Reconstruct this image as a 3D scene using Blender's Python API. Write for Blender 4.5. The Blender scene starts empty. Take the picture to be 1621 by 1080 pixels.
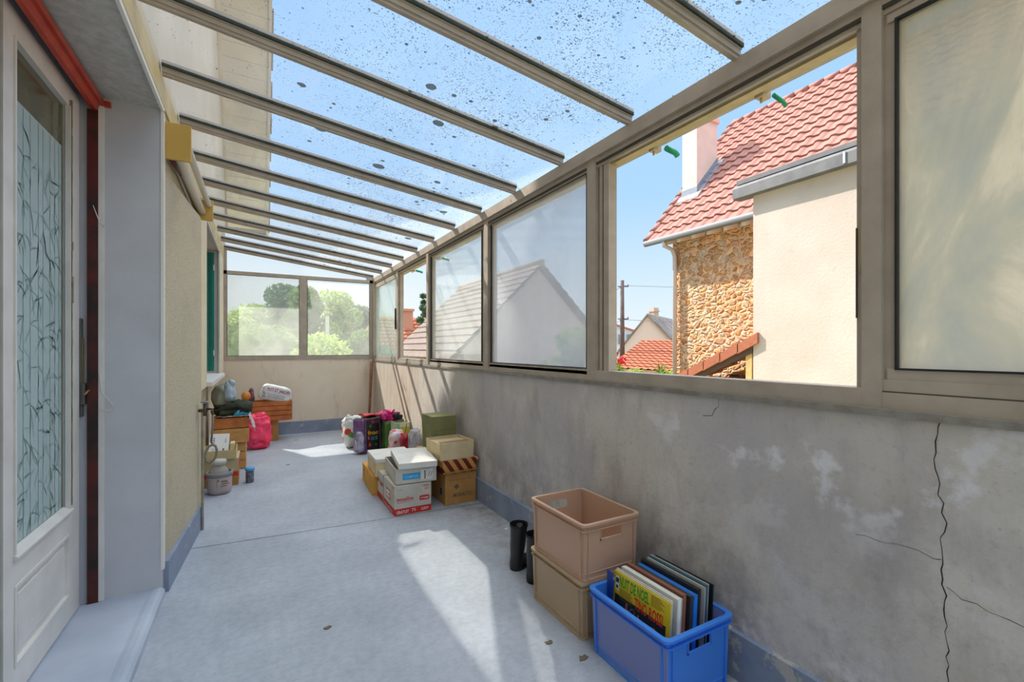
import bpy, bmesh, math, random
from mathutils import Vector, Matrix, noise
R = math.radians
random.seed(7)
SC = bpy.context.scene
COL = SC.collection

# ------------------------------------------------------------------ camera
CAM_H = 1.35
YAW = 29.1
cam_d = bpy.data.cameras.new('camera')
cam_d.sensor_width = 36.0
cam_d.lens = 36.0 * 720.4 / 1621.0
cam_d.shift_y = (551.0 - 540.0) / 1621.0
cam_d.clip_start = 0.02
cam_d.clip_end = 500
cam = bpy.data.objects.new('camera', cam_d)
cam.location = (0, 0, CAM_H)
cam.rotation_euler = (R(90), 0, -R(YAW))
COL.objects.link(cam)
SC.camera = cam

# ------------------------------------------------------------------ world
SKY_STRENGTH = 1.0
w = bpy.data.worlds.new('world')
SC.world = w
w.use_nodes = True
nt = w.node_tree
nt.nodes.clear()
tc = nt.nodes.new('ShaderNodeTexCoord')
sp = nt.nodes.new('ShaderNodeSeparateXYZ')
rp = nt.nodes.new('ShaderNodeValToRGB')
bg = nt.nodes.new('ShaderNodeBackground')
ow = nt.nodes.new('ShaderNodeOutputWorld')
nt.links.new(tc.outputs['Generated'], sp.inputs[0])
nt.links.new(sp.outputs['Z'], rp.inputs[0])
def wm(op, a, b, clamp=False):
    x = nt.nodes.new('ShaderNodeMath'); x.operation = op; x.use_clamp = clamp
    for k_, v_ in ((0, a), (1, b)):
        if hasattr(v_, 'is_output'): nt.links.new(v_, x.inputs[k_])
        else: x.inputs[k_].default_value = v_
    return x.outputs[0]
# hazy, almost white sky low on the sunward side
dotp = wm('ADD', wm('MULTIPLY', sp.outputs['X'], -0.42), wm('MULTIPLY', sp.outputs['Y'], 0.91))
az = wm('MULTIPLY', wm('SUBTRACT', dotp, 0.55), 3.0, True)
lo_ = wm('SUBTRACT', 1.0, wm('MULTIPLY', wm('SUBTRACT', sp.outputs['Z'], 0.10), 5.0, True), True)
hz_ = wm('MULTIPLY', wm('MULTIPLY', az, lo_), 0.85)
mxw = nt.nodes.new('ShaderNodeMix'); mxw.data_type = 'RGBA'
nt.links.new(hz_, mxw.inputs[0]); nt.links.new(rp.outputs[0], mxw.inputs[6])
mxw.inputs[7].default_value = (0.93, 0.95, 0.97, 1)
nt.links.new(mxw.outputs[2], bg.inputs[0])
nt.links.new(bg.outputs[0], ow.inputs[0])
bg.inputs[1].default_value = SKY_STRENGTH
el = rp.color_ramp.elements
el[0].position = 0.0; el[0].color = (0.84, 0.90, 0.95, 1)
el[1].position = 1.0; el[1].color = (3.6, 3.8, 4.0, 1)  # overhead, out of view: brightness added above the visible sky to light the veranda
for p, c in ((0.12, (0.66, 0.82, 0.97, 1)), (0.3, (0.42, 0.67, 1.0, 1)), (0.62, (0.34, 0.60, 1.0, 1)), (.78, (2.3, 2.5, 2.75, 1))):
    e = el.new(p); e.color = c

# ------------------------------------------------------------------ sun
SUN_DIR = Vector((1.0, -2.20, -2.34)).normalized()
sun_d = bpy.data.lights.new('sun', 'SUN')
sun_d.energy = 8.0
sun_d.angle = R(0.7)
sun_d.color = (1.0, 0.93, 0.84)
sun = bpy.data.objects.new('sun', sun_d)
sun.rotation_euler = SUN_DIR.to_track_quat('-Z', 'Y').to_euler()
sun.location = (-6, 14, 12)
COL.objects.link(sun)

# added spot lamp standing in for sunlight mirrored back down on to the floor by the window glass: a narrow, nearly parallel beam on the mirrored sun direction
GLINT_DIR = Vector((-1.0, -2.20, -2.34)).normalized()
gd = bpy.data.lights.new('reflected_sun_spot', 'SPOT')
gd.energy = 13000
gd.spot_size = R(6.6)
gd.spot_blend = 0.04
gd.shadow_soft_size = 0.09
gd.color = (1.0, 0.92, 0.80)
gl_ = bpy.data.objects.new('reflected_sun_spot', gd)
gl_.location = Vector((1.02, 2.50, 0)) - GLINT_DIR * 14
ax_ = (Vector((0, 1, 0)) - GLINT_DIR * GLINT_DIR.y).normalized()
ay_ = (-GLINT_DIR).cross(ax_)
gl_.rotation_euler = Matrix((ax_, ay_, -GLINT_DIR)).transposed().to_euler()
gl_.scale = (1, .30, 1)
COL.objects.link(gl_)

# ------------------------------------------------------------------ view
SC.view_settings.view_transform = 'Standard'
SC.view_settings.look = 'None'
SC.view_settings.exposure = 0.12
SC.view_settings.gamma = 1.0
SC.view_settings.use_curve_mapping = False
SC.cycles.use_denoising = True
SC.cycles.max_bounces = 12
SC.cycles.diffuse_bounces = 5
SC.cycles.transparent_max_bounces = 24
SC.cycles.sample_clamp_indirect = 8.0

# ------------------------------------------------------------------ materials
def srgb(r, g, b):
    def f(v):
        v /= 255.0
        return v / 12.92 if v <= 0.04045 else ((v + 0.055) / 1.055) ** 2.4
    return (f(r), f(g), f(b), 1)

class NT:
    """small node-graph helper"""
    def __init__(s, name):
        s.m = bpy.data.materials.new(name); s.m.use_nodes = True
        s.t = s.m.node_tree; s.t.nodes.clear()
        s.out = s.n('ShaderNodeOutputMaterial')
        s.tc = s.n('ShaderNodeTexCoord')
        s.co = s.tc.outputs['Object']
    def n(s, k, **kw):
        x = s.t.nodes.new(k)
        for a, b in kw.items(): setattr(x, a, b)
        return x
    def l(s, a, b): s.t.links.new(a, b)
    def mp(s, scale=(1, 1, 1), loc=(0, 0, 0), rot=(0, 0, 0)):
        x = s.n('ShaderNodeMapping')
        x.inputs['Scale'].default_value = scale; x.inputs['Location'].default_value = loc
        x.inputs['Rotation'].default_value = rot
        s.l(s.co, x.inputs[0]); return x.outputs[0]
    def noise(s, scale=5, detail=4, rough=.55, vec=None, dist=0):
        x = s.n('ShaderNodeTexNoise')
        x.inputs['Scale'].default_value = scale; x.inputs['Detail'].default_value = detail
        x.inputs['Roughness'].default_value = rough; x.inputs['Distortion'].default_value = dist
        s.l(vec or s.co, x.inputs['Vector']); return x.outputs[0]
    def vor(s, scale=5, vec=None, feature='F1', rand=1.0, dim='3D'):
        x = s.n('ShaderNodeTexVoronoi'); x.feature = feature; x.voronoi_dimensions = dim
        x.inputs['Scale'].default_value = scale; x.inputs['Randomness'].default_value = rand
        s.l(vec or s.co, x.inputs['Vector']); return x
    def ramp(s, fac, stops, interp='LINEAR'):
        x = s.n('ShaderNodeValToRGB'); x.color_ramp.interpolation = interp
        e = x.color_ramp.elements
        def cc(c): return c if isinstance(c, tuple) else (c, c, c, 1)
        e[0].position = stops[0][0]; e[0].color = cc(stops[0][1])
        e[1].position = stops[-1][0]; e[1].color = cc(stops[-1][1])
        for p, c in stops[1:-1]:
            k = e.new(p); k.color = cc(c)
        s.l(fac, x.inputs[0]); return x.outputs[0]
    def mix(s, fac, a, b, mode='MIX'):
        x = s.n('ShaderNodeMix'); x.data_type = 'RGBA'; x.blend_type = mode; x.clamp_factor = True
        for sock, v in ((x.inputs[0], fac), (x.inputs[6], a), (x.inputs[7], b)):
            if hasattr(v, 'is_output'): s.l(v, sock)
            else: sock.default_value = v
        return x.outputs[2]
    def math(s, op, a, b=0.0, clamp=False):
        x = s.n('ShaderNodeMath'); x.operation = op; x.use_clamp = clamp
        for sock, v in ((x.inputs[0], a), (x.inputs[1], b)):
            if hasattr(v, 'is_output'): s.l(v, sock)
            else: sock.default_value = v
        return x.outputs[0]
    def xyz(s):
        x = s.n('ShaderNodeSeparateXYZ'); s.l(s.co, x.inputs[0]); return x.outputs
    def bump(s, h, strength=.3, dist=.01):
        x = s.n('ShaderNodeBump'); x.inputs['Strength'].default_value = strength
        x.inputs['Distance'].default_value = dist; s.l(h, x.inputs['Height']); return x.outputs[0]
    def pbr(s, col, rough=.6, metal=0, normal=None, spec=None, link=True, trans=0, alpha=None):
        x = s.n('ShaderNodeBsdfPrincipled')
        for nm, v in (('Base Color', col), ('Roughness', rough), ('Metallic', metal)):
            if hasattr(v, 'is_output'): s.l(v, x.inputs[nm])
            else: x.inputs[nm].default_value = v
        if spec is not None: x.inputs['Specular IOR Level'].default_value = spec
        if trans: x.inputs['Transmission Weight'].default_value = trans
        if normal is not None: s.l(normal, x.inputs['Normal'])
        if link: s.l(x.outputs[0], s.out.inputs[0])
        return x.outputs[0]
    def facing(s, base=.04, k=1.0):
        """two-sided reflectance that rises towards grazing angles"""
        x = s.n('ShaderNodeLayerWeight'); x.inputs['Blend'].default_value = .5
        p = s.math('POWER', x.outputs['Facing'], 4.0)
        return s.math('MULTIPLY', s.math('ADD', s.math('MULTIPLY', p, 1 - base), base), k, True)
    def mixs(s, fac, a, b):
        x = s.n('ShaderNodeMixShader')
        if hasattr(fac, 'is_output'): s.l(fac, x.inputs[0])
        else: x.inputs[0].default_value = fac
        s.l(a, x.inputs[1]); s.l(b, x.inputs[2]); return x.outputs[0]

MC = {}
def mat(name, c, rough=.6, c2=None, scale=6, detail=4, bump=0, bscale=60, metal=0, spec=None, lo=.35, hi=.65, bdist=.004):
    if name in MC: return MC[name]
    g = NT(name)
    col = c
    if c2 is not None:
        col = g.ramp(g.noise(scale, detail), [(lo, c), (hi, c2)])
    nrm = g.bump(g.noise(bscale, 3), bump, bdist) if bump else None
    g.pbr(col, rough, metal, nrm, spec)
    MC[name] = g.m
    return g.m

# ------------------------------------------------------------------ mesh building
WORLD = {}
BODY = {}
BODIES = {'carton_body', 'box_body', 'bag_body', 'body', 'cover', 'sheet', 'tub_body', 'blue_label', 'tap_body', 'shutter_leaf', 'rendered_wall', 'boot_shaft', 'card_edge', 'tray_body', 'guide_rail', 'lid_top', 'pole_shaft', 'foliage', 'chimney_stack'}
SUBPARTS = {'lettering', 'printed_picture', 'red_band', 'blue_sticker', 'orange_mark', 'green_title', 'red_title', 'small_print', 'label_mark', 'cover_picture', 'worn_print', 'printed_band', 'tap_wheel', 'hinge', 'red_side', 'carton_flap', 'inner_flap', 'strap', 'guide_edge', 'boot_cuff', 'card_face', 'tray_corner', 'paper_flap', 'crossarm', 'flowers', 'chimney_cap', 'chimney_flashing', 'spine', 'bag_handle'}
class MB:
    def __init__(s, T=None):
        s.v = []; s.f = []; s.mi = []; s.sm = []; s.T = T or Matrix.Identity(4); s.m = 0; s.g = []; s.cg = 0
    def add(s, vs, fs, smooth=False):
        b = len(s.v)
        s.v += [s.T @ Vector(p) for p in vs]
        for f in fs:
            s.f.append([b + i for i in f]); s.mi.append(s.m); s.sm.append(smooth); s.g.append(s.cg)
        return s
    def box(s, x0, x1, y0, y1, z0, z1):
        v = [(x0, y0, z0), (x1, y0, z0), (x1, y1, z0), (x0, y1, z0), (x0, y0, z1), (x1, y0, z1), (x1, y1, z1), (x0, y1, z1)]
        return s.add(v, [(0, 3, 2, 1), (4, 5, 6, 7), (0, 1, 5, 4), (1, 2, 6, 5), (2, 3, 7, 6), (3, 0, 4, 7)])
    def hexa(s, b, t):
        """b, t: four bottom and four top points, counter-clockwise from above"""
        return s.add(list(b) + list(t), [(0, 3, 2, 1), (4, 5, 6, 7), (0, 1, 5, 4), (1, 2, 6, 5), (2, 3, 7, 6), (3, 0, 4, 7)])
    def cbox(s, x0, x1, y0, y1, z0, z1, b=.004):
        """box with chamfered edges"""
        bm = bmesh.new()
        bmesh.ops.create_cube(bm, size=1)
        for v in bm.verts:
            v.co = Vector(((x0 + x1) / 2 + v.co.x * (x1 - x0), (y0 + y1) / 2 + v.co.y * (y1 - y0), (z0 + z1) / 2 + v.co.z * (z1 - z0)))
        bmesh.ops.bevel(bm, geom=bm.edges[:], offset=b, segments=2, affect='EDGES', profile=.5)
        s.bm(bm); return s
    def bm(s, bm, smooth=False):
        bm.verts.index_update()
        s.add([v.co.copy() for v in bm.verts], [[v.index for v in f.verts] for f in bm.faces], smooth)
        bm.free()
    def prism(s, poly, ax, a0, a1):
        """extrude a 2-D polygon along axis ax"""
        def P(p, a):
            if ax == 'x': return (a, p[0], p[1])
            if ax == 'y': return (p[0], a, p[1])
            return (p[0], p[1], a)
        n = len(poly)
        v = [P(p, a0) for p in poly] + [P(p, a1) for p in poly]
        f = [list(range(n))[::-1], list(range(n, 2 * n))] + [(i, (i + 1) % n, n + (i + 1) % n, n + i) for i in range(n)]
        return s.add(v, f)
    def tube(s, pts, r, n=8, caps=True, smooth=True):
        pts = [Vector(p) for p in pts]
        rs = r if isinstance(r, (list, tuple)) else [r] * len(pts)
        v = []; up = None
        for i, p in enumerate(pts):
            d = (pts[min(i + 1, len(pts) - 1)] - pts[max(i - 1, 0)]).normalized()
            if up is None:
                up = Vector((0, 0, 1)) if abs(d.z) < .9 else Vector((1, 0, 0))
            a = d.cross(up)
            if a.length < 1e-4: a = d.cross(Vector((.3, 1, .2)))
            a.normalize(); bb = a.cross(d).normalized(); up = bb
            for k in range(n):
                t = 2 * math.pi * k / n
                v.append(p + (a * math.cos(t) + bb * math.sin(t)) * rs[i])
        f = []
        for i in range(len(pts) - 1):
            for k in range(n):
                f.append((i * n + k, i * n + (k + 1) % n, (i + 1) * n + (k + 1) % n, (i + 1) * n + k))
        s.add(v, f, smooth)
        if caps:
            b = len(s.v) - len(v)
            s.f.append([b + k for k in range(n)][::-1]); s.mi.append(s.m); s.sm.append(False); s.g.append(s.cg)
            b2 = len(s.v) - n
            s.f.append([b2 + k for k in range(n)]); s.mi.append(s.m); s.sm.append(False); s.g.append(s.cg)
        return s
    def lathe(s, prof, c=(0, 0, 0), n=28, smooth=True):
        v = []
        for (r, z) in prof:
            for k in range(n):
                t = 2 * math.pi * k / n
                v.append((c[0] + r * math.cos(t), c[1] + r * math.sin(t), c[2] + z))
        f = []
        for i in range(len(prof) - 1):
            for k in range(n):
                f.append((i * n + k, i * n + (k + 1) % n, (i + 1) * n + (k + 1) % n, (i + 1) * n + k))
        return s.add(v, f, smooth)
    def grid(s, fn, nu, nv, smooth=True, wrap=False):
        v = [fn(i / nu, j / nv) for j in range(nv + 1) for i in range(nu + 1)]
        f = [(j * (nu + 1) + i, j * (nu + 1) + i + 1, (j + 1) * (nu + 1) + i + 1, (j + 1) * (nu + 1) + i) for j in range(nv) for i in range(nu)]
        return s.add(v, f, smooth)
    def text(s, txt, o, u, v, width, height, ext=.0006, bold=.0):
        """lettering on the plane (o, u, v), fitted into width x height"""
        s.cg += 1
        cu = bpy.data.curves.new('t', 'FONT'); cu.body = txt; cu.size = 1; cu.offset = bold
        cu.resolution_u = 2
        ob = bpy.data.objects.new('t', cu); COL.objects.link(ob)
        bpy.context.view_layer.update()
        dg = bpy.context.evaluated_depsgraph_get()
        me = bpy.data.meshes.new_from_object(ob.evaluated_get(dg))
        bpy.data.objects.remove(ob); bpy.data.curves.remove(cu)
        if len(me.vertices) == 0: return s
        xs = [p.co.x for p in me.vertices]; ys = [p.co.y for p in me.vertices]
        x0, x1, y0, y1 = min(xs), max(xs), min(ys), max(ys)
        u = Vector(u).normalized(); v = Vector(v).normalized(); nn = u.cross(v); o = Vector(o)
        pts = [o + u * ((p.co.x - x0) / (x1 - x0) * width) + v * ((p.co.y - y0) / (y1 - y0) * height) + nn * ext for p in me.vertices]
        s.add(pts, [list(f.vertices) for f in me.polygons])
        bpy.data.meshes.remove(me)
        return s
    def quad(s, o, u, v, w_, h_, ext=0):
        u = Vector(u).normalized(); v = Vector(v).normalized(); o = Vector(o) + u.cross(v) * ext
        return s.add([o, o + u * w_, o + u * w_ + v * h_, o + v * h_], [(0, 1, 2, 3)])
    def build(s, name, mats, parent=None, origin=None, label=None, cat=None, group=None, kind=None, bevel=0, auto=False):
        if name == 'lettering' and len(set(s.g)) > 1:      # every word a piece of its own
            out = None
            for g_ in sorted(set(s.g)):
                q = MB()
                for f, mi, sm, gg in zip(s.f, s.mi, s.sm, s.g):
                    if gg == g_:
                        q.m = mi; q.add([s.v[i] for i in f], [list(range(len(f)))], sm)
                out = q.build(name, mats, parent)
            return out
        if name in SUBPARTS and parent is not None and parent.name in BODY: parent = BODY[parent.name]
        me = bpy.data.meshes.new(name)
        if parent is not None:
            o = WORLD[parent.name]
        elif origin is not None: o = Vector(origin)
        else:
            xs = [p.x for p in s.v]; ys = [p.y for p in s.v]; zs = [p.z for p in s.v]
            o = Vector(((min(xs) + max(xs)) / 2, (min(ys) + max(ys)) / 2, min(zs)))
        me.from_pydata([p - o for p in s.v], [], s.f)
        if not isinstance(mats, (list, tuple)): mats = [mats]
        for m_ in mats: me.materials.append(m_)
        me.polygons.foreach_set('material_index', s.mi)
        me.polygons.foreach_set('use_smooth', s.sm)
        me.update()
        ob = bpy.data.objects.new(name, me); COL.objects.link(ob)
        if parent is not None:
            ob.parent = parent
            WORLD[ob.name] = o
            if name in BODIES: BODY[parent.name] = ob
        else:
            ob.location = o; WORLD[ob.name] = o
        if bevel:
            bv = ob.modifiers.new('b', 'BEVEL'); bv.width = bevel; bv.segments = 2; bv.limit_method = 'ANGLE'
        tag(ob, label, cat, group, kind)
        return ob

def tag(o, label=None, cat=None, group=None, kind=None):
    if label: o['label'] = label
    if cat: o['category'] = cat
    if group: o['group'] = group
    if kind: o['kind'] = kind
def thing(name, label, cat, loc=(0, 0, 0), group=None, kind=None):
    o = bpy.data.objects.new(name, None); COL.objects.link(o)
    o.location = loc; o.empty_display_size = .1
    WORLD[o.name] = Vector(loc)
    tag(o, label, cat, group, kind)
    return o
def struct(mb, name, mats, label=None, parent=None, **kw):
    return mb.build(name, mats, parent, origin=(0, 0, 0), label=label, kind=None if parent else 'structure', cat=None, **kw)

# ================================================================== SETTING
# ---- materials of the shell
def m_floor():
    g = NT('painted_concrete_floor')
    base = g.ramp(g.noise(1.6, 6, .6), [(.3, srgb(158, 163, 172)), (.7, srgb(184, 188, 196))])
    fine = g.ramp(g.noise(26, 5, .7), [(.35, .80), (.6, 1.0)])
    c = g.mix(.75, base, fine, 'MULTIPLY')
    x = g.xyz()
    # dirt that gathered by the right wall
    near = g.math('SUBTRACT', x[0], 1.15)
    near = g.math('MULTIPLY', near, 1.7, True)
    dn = g.ramp(g.noise(7, 7, .7), [(.38, 0.0), (.62, 1.0)])
    c = g.mix(g.math('MULTIPLY', near, dn), c, srgb(128, 122, 108))
    scr = g.ramp(g.noise(5, 8, .75, g.mp((1.5, 9, 1), rot=(0, 0, .5))), [(.56, 0.0), (.68, 1.0)])
    c = g.mix(g.math('MULTIPLY', scr, .35), c, srgb(140, 140, 142))
    spk = g.ramp(g.vor(34).outputs['Distance'], [(.05, 1.0), (.09, 0.0)])
    msk = g.ramp(g.noise(3, 3), [(.55, 0.0), (.65, 1.0)])
    c = g.mix(g.math('MULTIPLY', spk, msk), c, srgb(105, 100, 92))
    g.pbr(c, .62, 0, g.bump(g.noise(60, 6, .7), .25, .003), .35)
    return g.m
def m_wall_r():
    g = NT('stained_render_wall')
    x = g.xyz()
    base = g.ramp(g.noise(1.2, 5, .6), [(.3, srgb(190, 184, 176)), (.7, srgb(212, 206, 198))])
    # vertical wash marks
    v1 = g.ramp(g.noise(4, 6, .65, g.mp((1, 1.4, .5))), [(.5, 0.0), (.72, 1.0)])
    c = g.mix(g.math('MULTIPLY', v1, .6), base, srgb(156, 148, 138))
    # soot and damp, heavier low down
    low = g.math('SUBTRACT', 1.0, g.math('MULTIPLY', x[2], 1.05, True), True)
    d1 = g.ramp(g.noise(2.4, 9, .76, g.mp((1, 1, .8), (3, 2, 1))), [(.43, 0.0), (.56, 1.0)])
    c = g.mix(g.math('MULTIPLY', g.math('MULTIPLY', d1, low), .85), c, srgb(120, 114, 108))
    fine = g.ramp(g.noise(42, 6, .75), [(.54, 0.0), (.66, 1.0)])
    c = g.mix(g.math('MULTIPLY', fine, .22), c, srgb(118, 112, 106))
    c = g.mix(g.math('MULTIPLY', g.ramp(g.noise(1.1, 6, .7, g.mp(loc=(7, 1, 2))), [(.45, 0.0), (.65, 1.0)]), .5), c, srgb(176, 172, 182))
    # efflorescence patches near the sill and the foot
    hi = g.ramp(g.noise(4.2, 6, .62, g.mp((1, 1, 1.1), (0, 4.3, .4))), [(.55, 0.0), (.62, 1.0)])
    top = g.ramp(x[2], [(.0, 1.0), (.18, .9), (.35, .15), (.7, .25), (.95, .9), (1.12, .7)])
    ny = g.math('SUBTRACT', 1.0, g.math('MULTIPLY', g.math('SUBTRACT', x[1], .9), .45, True), True)
    c = g.mix(g.math('MULTIPLY', g.math('MULTIPLY', hi, top), g.math('MULTIPLY', ny, 1.0)), c, srgb(226, 224, 228))
    # warm wooden-looking runs at the far end
    far = g.math('MULTIPLY', g.math('SUBTRACT', x[1], 4.7), .8, True)
    rn = g.ramp(g.noise(6, 5, .6, g.mp((1, 2.2, .35))), [(.45, 0.0), (.7, 1.0)])
    c = g.mix(g.math('MULTIPLY', far, .8), c, srgb(214, 200, 182))
    c = g.mix(g.math('MULTIPLY', g.math('MULTIPLY', far, rn), .5), c, srgb(168, 132, 108))
    spk = g.ramp(g.vor(30, vec=g.mp((1, 1, .7))).outputs['Distance'], [(.06, 1.0), (.12, 0.0)])
    sm = g.ramp(g.noise(2.4, 4), [(.52, 0.0), (.62, 1.0)])
    c = g.mix(g.math('MULTIPLY', g.math('MULTIPLY', spk, sm), .35), c, srgb(92, 88, 82))
    g.pbr(c, .9, 0, g.bump(g.noise(45, 7, .75), .35, .006), .2)
    return g.m
def m_skirt():
    g = NT('blue_grey_skirting_paint')
    c = g.ramp(g.noise(3, 6, .65), [(.3, srgb(120, 132, 152)), (.7, srgb(148, 158, 176))])
    pe = g.noise(7, 7, .7)
    ny = g.math('MULTIPLY', g.math('SUBTRACT', 1.35, g.xyz()[1]), 1.2, True)
    pe = g.math('ADD', pe, g.math('MULTIPLY', ny, g.math('MULTIPLY', g.xyz()[2], 1.3)))
    pe = g.ramp(pe, [(.60, 0.0), (.63, 1.0)])
    c = g.mix(pe, c, srgb(176, 172, 166))
    g.pbr(c, .6, 0, g.bump(g.noise(30, 5), .3, .004), .3)
    return g.m
def m_endwall():
    g = NT('cream_painted_end_wall')
    c = g.ramp(g.noise(1.6, 5), [(.3, srgb(224, 208, 186)), (.7, srgb(238, 224, 204))])
    v = g.ramp(g.noise(5, 6, .7, g.mp((1, 1, .35))), [(.55, 0.0), (.75, 1.0)])
    c = g.mix(g.math('MULTIPLY', v, .4), c, srgb(170, 150, 128))
    g.pbr(c, .85, 0, g.bump(g.noise(40, 5), .2, .004), .2)
    return g.m
def m_stucco():
    g = NT('cream_roughcast')
    c = g.ramp(g.noise(120, 4, .7), [(.35, srgb(206, 190, 156)), (.6, srgb(240, 226, 196))])
    c = g.mix(g.math('MULTIPLY', g.ramp(g.noise(2, 4), [(.5, 0.0), (.75, 1.0)]), .4), c, srgb(190, 180, 160))
    g.pbr(c, .95, 0, g.bump(g.noise(110, 4, .8), 1.0, .012), .15)
    return g.m
M_FLOOR, M_WALLR, M_SKIRT, M_END, M_STUC = m_floor(), m_wall_r(), m_skirt(), m_endwall(), m_stucco()
M_ALU = mat('weathered_anodised_aluminium', srgb(170, 157, 142), .5, srgb(184, 171, 156), 9, bump=.12, bscale=30, metal=.12)
M_ALU_D = mat('dark_frame_groove', srgb(74, 68, 58), .7)
M_ALU_G = mat('golden_anodised_track', srgb(168, 148, 110), .45, srgb(190, 170, 130), 8, metal=.3)
M_GASK = mat('black_rubber_gasket', srgb(32, 33, 32), .7)
M_ALGAE = mat('green_black_glazing_seal', srgb(38, 52, 46), .8, srgb(60, 66, 58), 20)
M_WHITE = mat('white_wood_paint', srgb(214, 210, 204), .45, srgb(228, 224, 218), 5, bump=.1, bscale=25)
M_REVEAL = mat('grey_white_render', srgb(188, 188, 192), .7, srgb(200, 200, 203), 2.5, bump=.12, bscale=70)
M_SOFFIT = mat('grey_textured_soffit', srgb(176, 174, 168), .9, srgb(196, 194, 188), 30, bump=.6, bscale=130)
M_CREAM = mat('cream_smooth_paint', srgb(222, 208, 176), .7, srgb(212, 196, 160), 4, bump=.1, bscale=30)
M_YELLOW = mat('ochre_yellow_paint', srgb(214, 176, 92), .5, srgb(204, 164, 80), 5)

# ---- floor
f = MB(); f.box(-.50, 1.72, -1.5, 7.95, -.14, 0)
floor = struct(f, 'floor', M_FLOOR)
j = MB()
pj = [(-.45, 3.722), (.2, 3.672), (.9, 3.628), (1.7, 3.585)]
for (xa, ya), (xb, yb) in zip(pj[:-1], pj[1:]):
    j.add([(xa, ya - .0035, .0006), (xb, yb - .0035, .0006), (xb, yb + .0035, .0006), (xa, ya + .0035, .0006)], [(0, 1, 2, 3)])
struct(j, 'expansion_joint', mat('joint_dark', srgb(70, 64, 60), .9), parent=floor)

# ---- right wall (parapet)
w_ = MB(); w_.box(1.72, 1.94, -1.5, 8.15, -.9, 1.155)
wall_r = struct(w_, 'wall_right', M_WALLR)
M_CRACK = mat('crack_dark', srgb(52, 48, 44), 1)  # flat dark tone for the crack strips
def crack(pts, wd, seed):
    rnd = random.Random(seed); m = MB(); path = []
    for (a, b) in zip(pts[:-1], pts[1:]):
        n = max(2, int(math.dist(a, b) / .022))
        for k in range(n):
            t = k / n
            path.append((a[0] + (b[0] - a[0]) * t + rnd.uniform(-.005, .005), a[1] + (b[1] - a[1]) * t + rnd.uniform(-.005, .005)))
    path.append(pts[-1])
    vs = []
    for i, p in enumerate(path):
        q0 = path[max(0, i - 1)]; q1 = path[min(len(path) - 1, i + 1)]
        dx, dz = q1[0] - q0[0], q1[1] - q0[1]; L = math.hypot(dx, dz) or 1
        hw = wd * rnd.uniform(.4, 1.1) / 2
        vs += [(1.7193, p[0] - dz / L * hw, p[1] + dx / L * hw), (1.7193, p[0] + dz / L * hw, p[1] - dx / L * hw)]
    m.add(vs, [(2 * i, 2 * i + 1, 2 * i + 3, 2 * i + 2) for i in range(len(path) - 1)])
    return struct(m, 'crack', M_CRACK, parent=wall_r)
crack([(.545, 1.15), (.56, 1.05), (.548, .93), (.535, .85), (.548, .8), (.535, .62), (.53, .4), (.53, .02)], .0035, 1)
crack([(.54, .735), (.62, .748), (.70, .738), (.76, .735)], .002, 2)
crack([(.535, .665), (.50, .65), (.45, .64), (.38, .635), (.3, .64)], .002, 3)
crack([(1.27, 1.15), (1.275, 1.10), (1.30, 1.06), (1.35, 1.05)], .003, 4)
crack([(5.0, 1.15), (5.0, .9), (4.98, .75)], .003, 5)
# cement fillet under the sill rail
m = MB(); m.box(1.708, 1.73, -1.5, 7.94, 1.135, 1.158)
struct(m, 'trim_1', mat('grey_mortar_fillet', srgb(150, 145, 136), .9, srgb(128, 122, 112), 18, bump=.6, bscale=50), label='mortar fillet')
m = MB()
m.box(1.695, 1.725, -1.5, 7.94, 0, .19)
struct(m, 'baseboard_right', M_SKIRT)

# ---- end wall
m = MB(); m.box(-.50, 1.72, 7.95, 8.13, -.9, 1.165)
struct(m, 'wall_back', M_END)
m = MB(); m.box(-.50, 1.695, 7.93, 7.955, 0, .19)
struct(m, 'baseboard_back', M_SKIRT)

# ---- left wall: the house gable, with door recess and window recess
XW = -.46
m = MB()
# A: roughcast strip between the door and the tap, slightly proud
m.prism([(-.9, 3.12), (XW, 3.12), (-.385, 4.12), (-.385, 4.22), (-.9, 4.22)], 'z', 0, 2.335)
m.box(-.9, XW, 3.12, 4.22, 2.335, 2.80)
# B: on to the window
m.box(-.9, XW, 4.22, 5.45, .965, 2.80); m.box(-.9, -.50, 4.22, 5.45, -.9, .965)
m.box(-.9, -.50, 5.45, 7.22, -.9, 1.0)
m.box(-.9, XW, 5.45, 7.22, 2.66, 2.80)
m.box(-.9, XW, 7.22, 8.4, .965, 2.80); m.box(-.9, -.50, 7.22, 8.4, -.9, .965)
m.box(-.95, -.80, 5.45, 7.22, 1.0, 2.66)
# above the door recess, and beyond the door towards the camera
m.box(-1.0, XW, -1.5, 3.12, 2.66, 2.80)
m.box(-1.0, XW, -1.5, 1.2, 0, 2.66)
wall_l = struct(m, 'wall_left', M_STUC)
# gable above the veranda roof
m = MB()
m.prism([(-1.6, 2.8), (8.4, 2.8), (8.4, 3.9), (4.0, 7.9), (-1.6, 3.0)], 'x', -.9, XW - .0)
m.box(-7, -.9, 8.15, 8.4, -.9, 4.0)
struct(m, 'wall_top', mat('pale_grey_render', srgb(212, 200, 176), .9, srgb(198, 186, 160), 1.5, bump=.2), label='gable wall of the house above the veranda')
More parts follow.
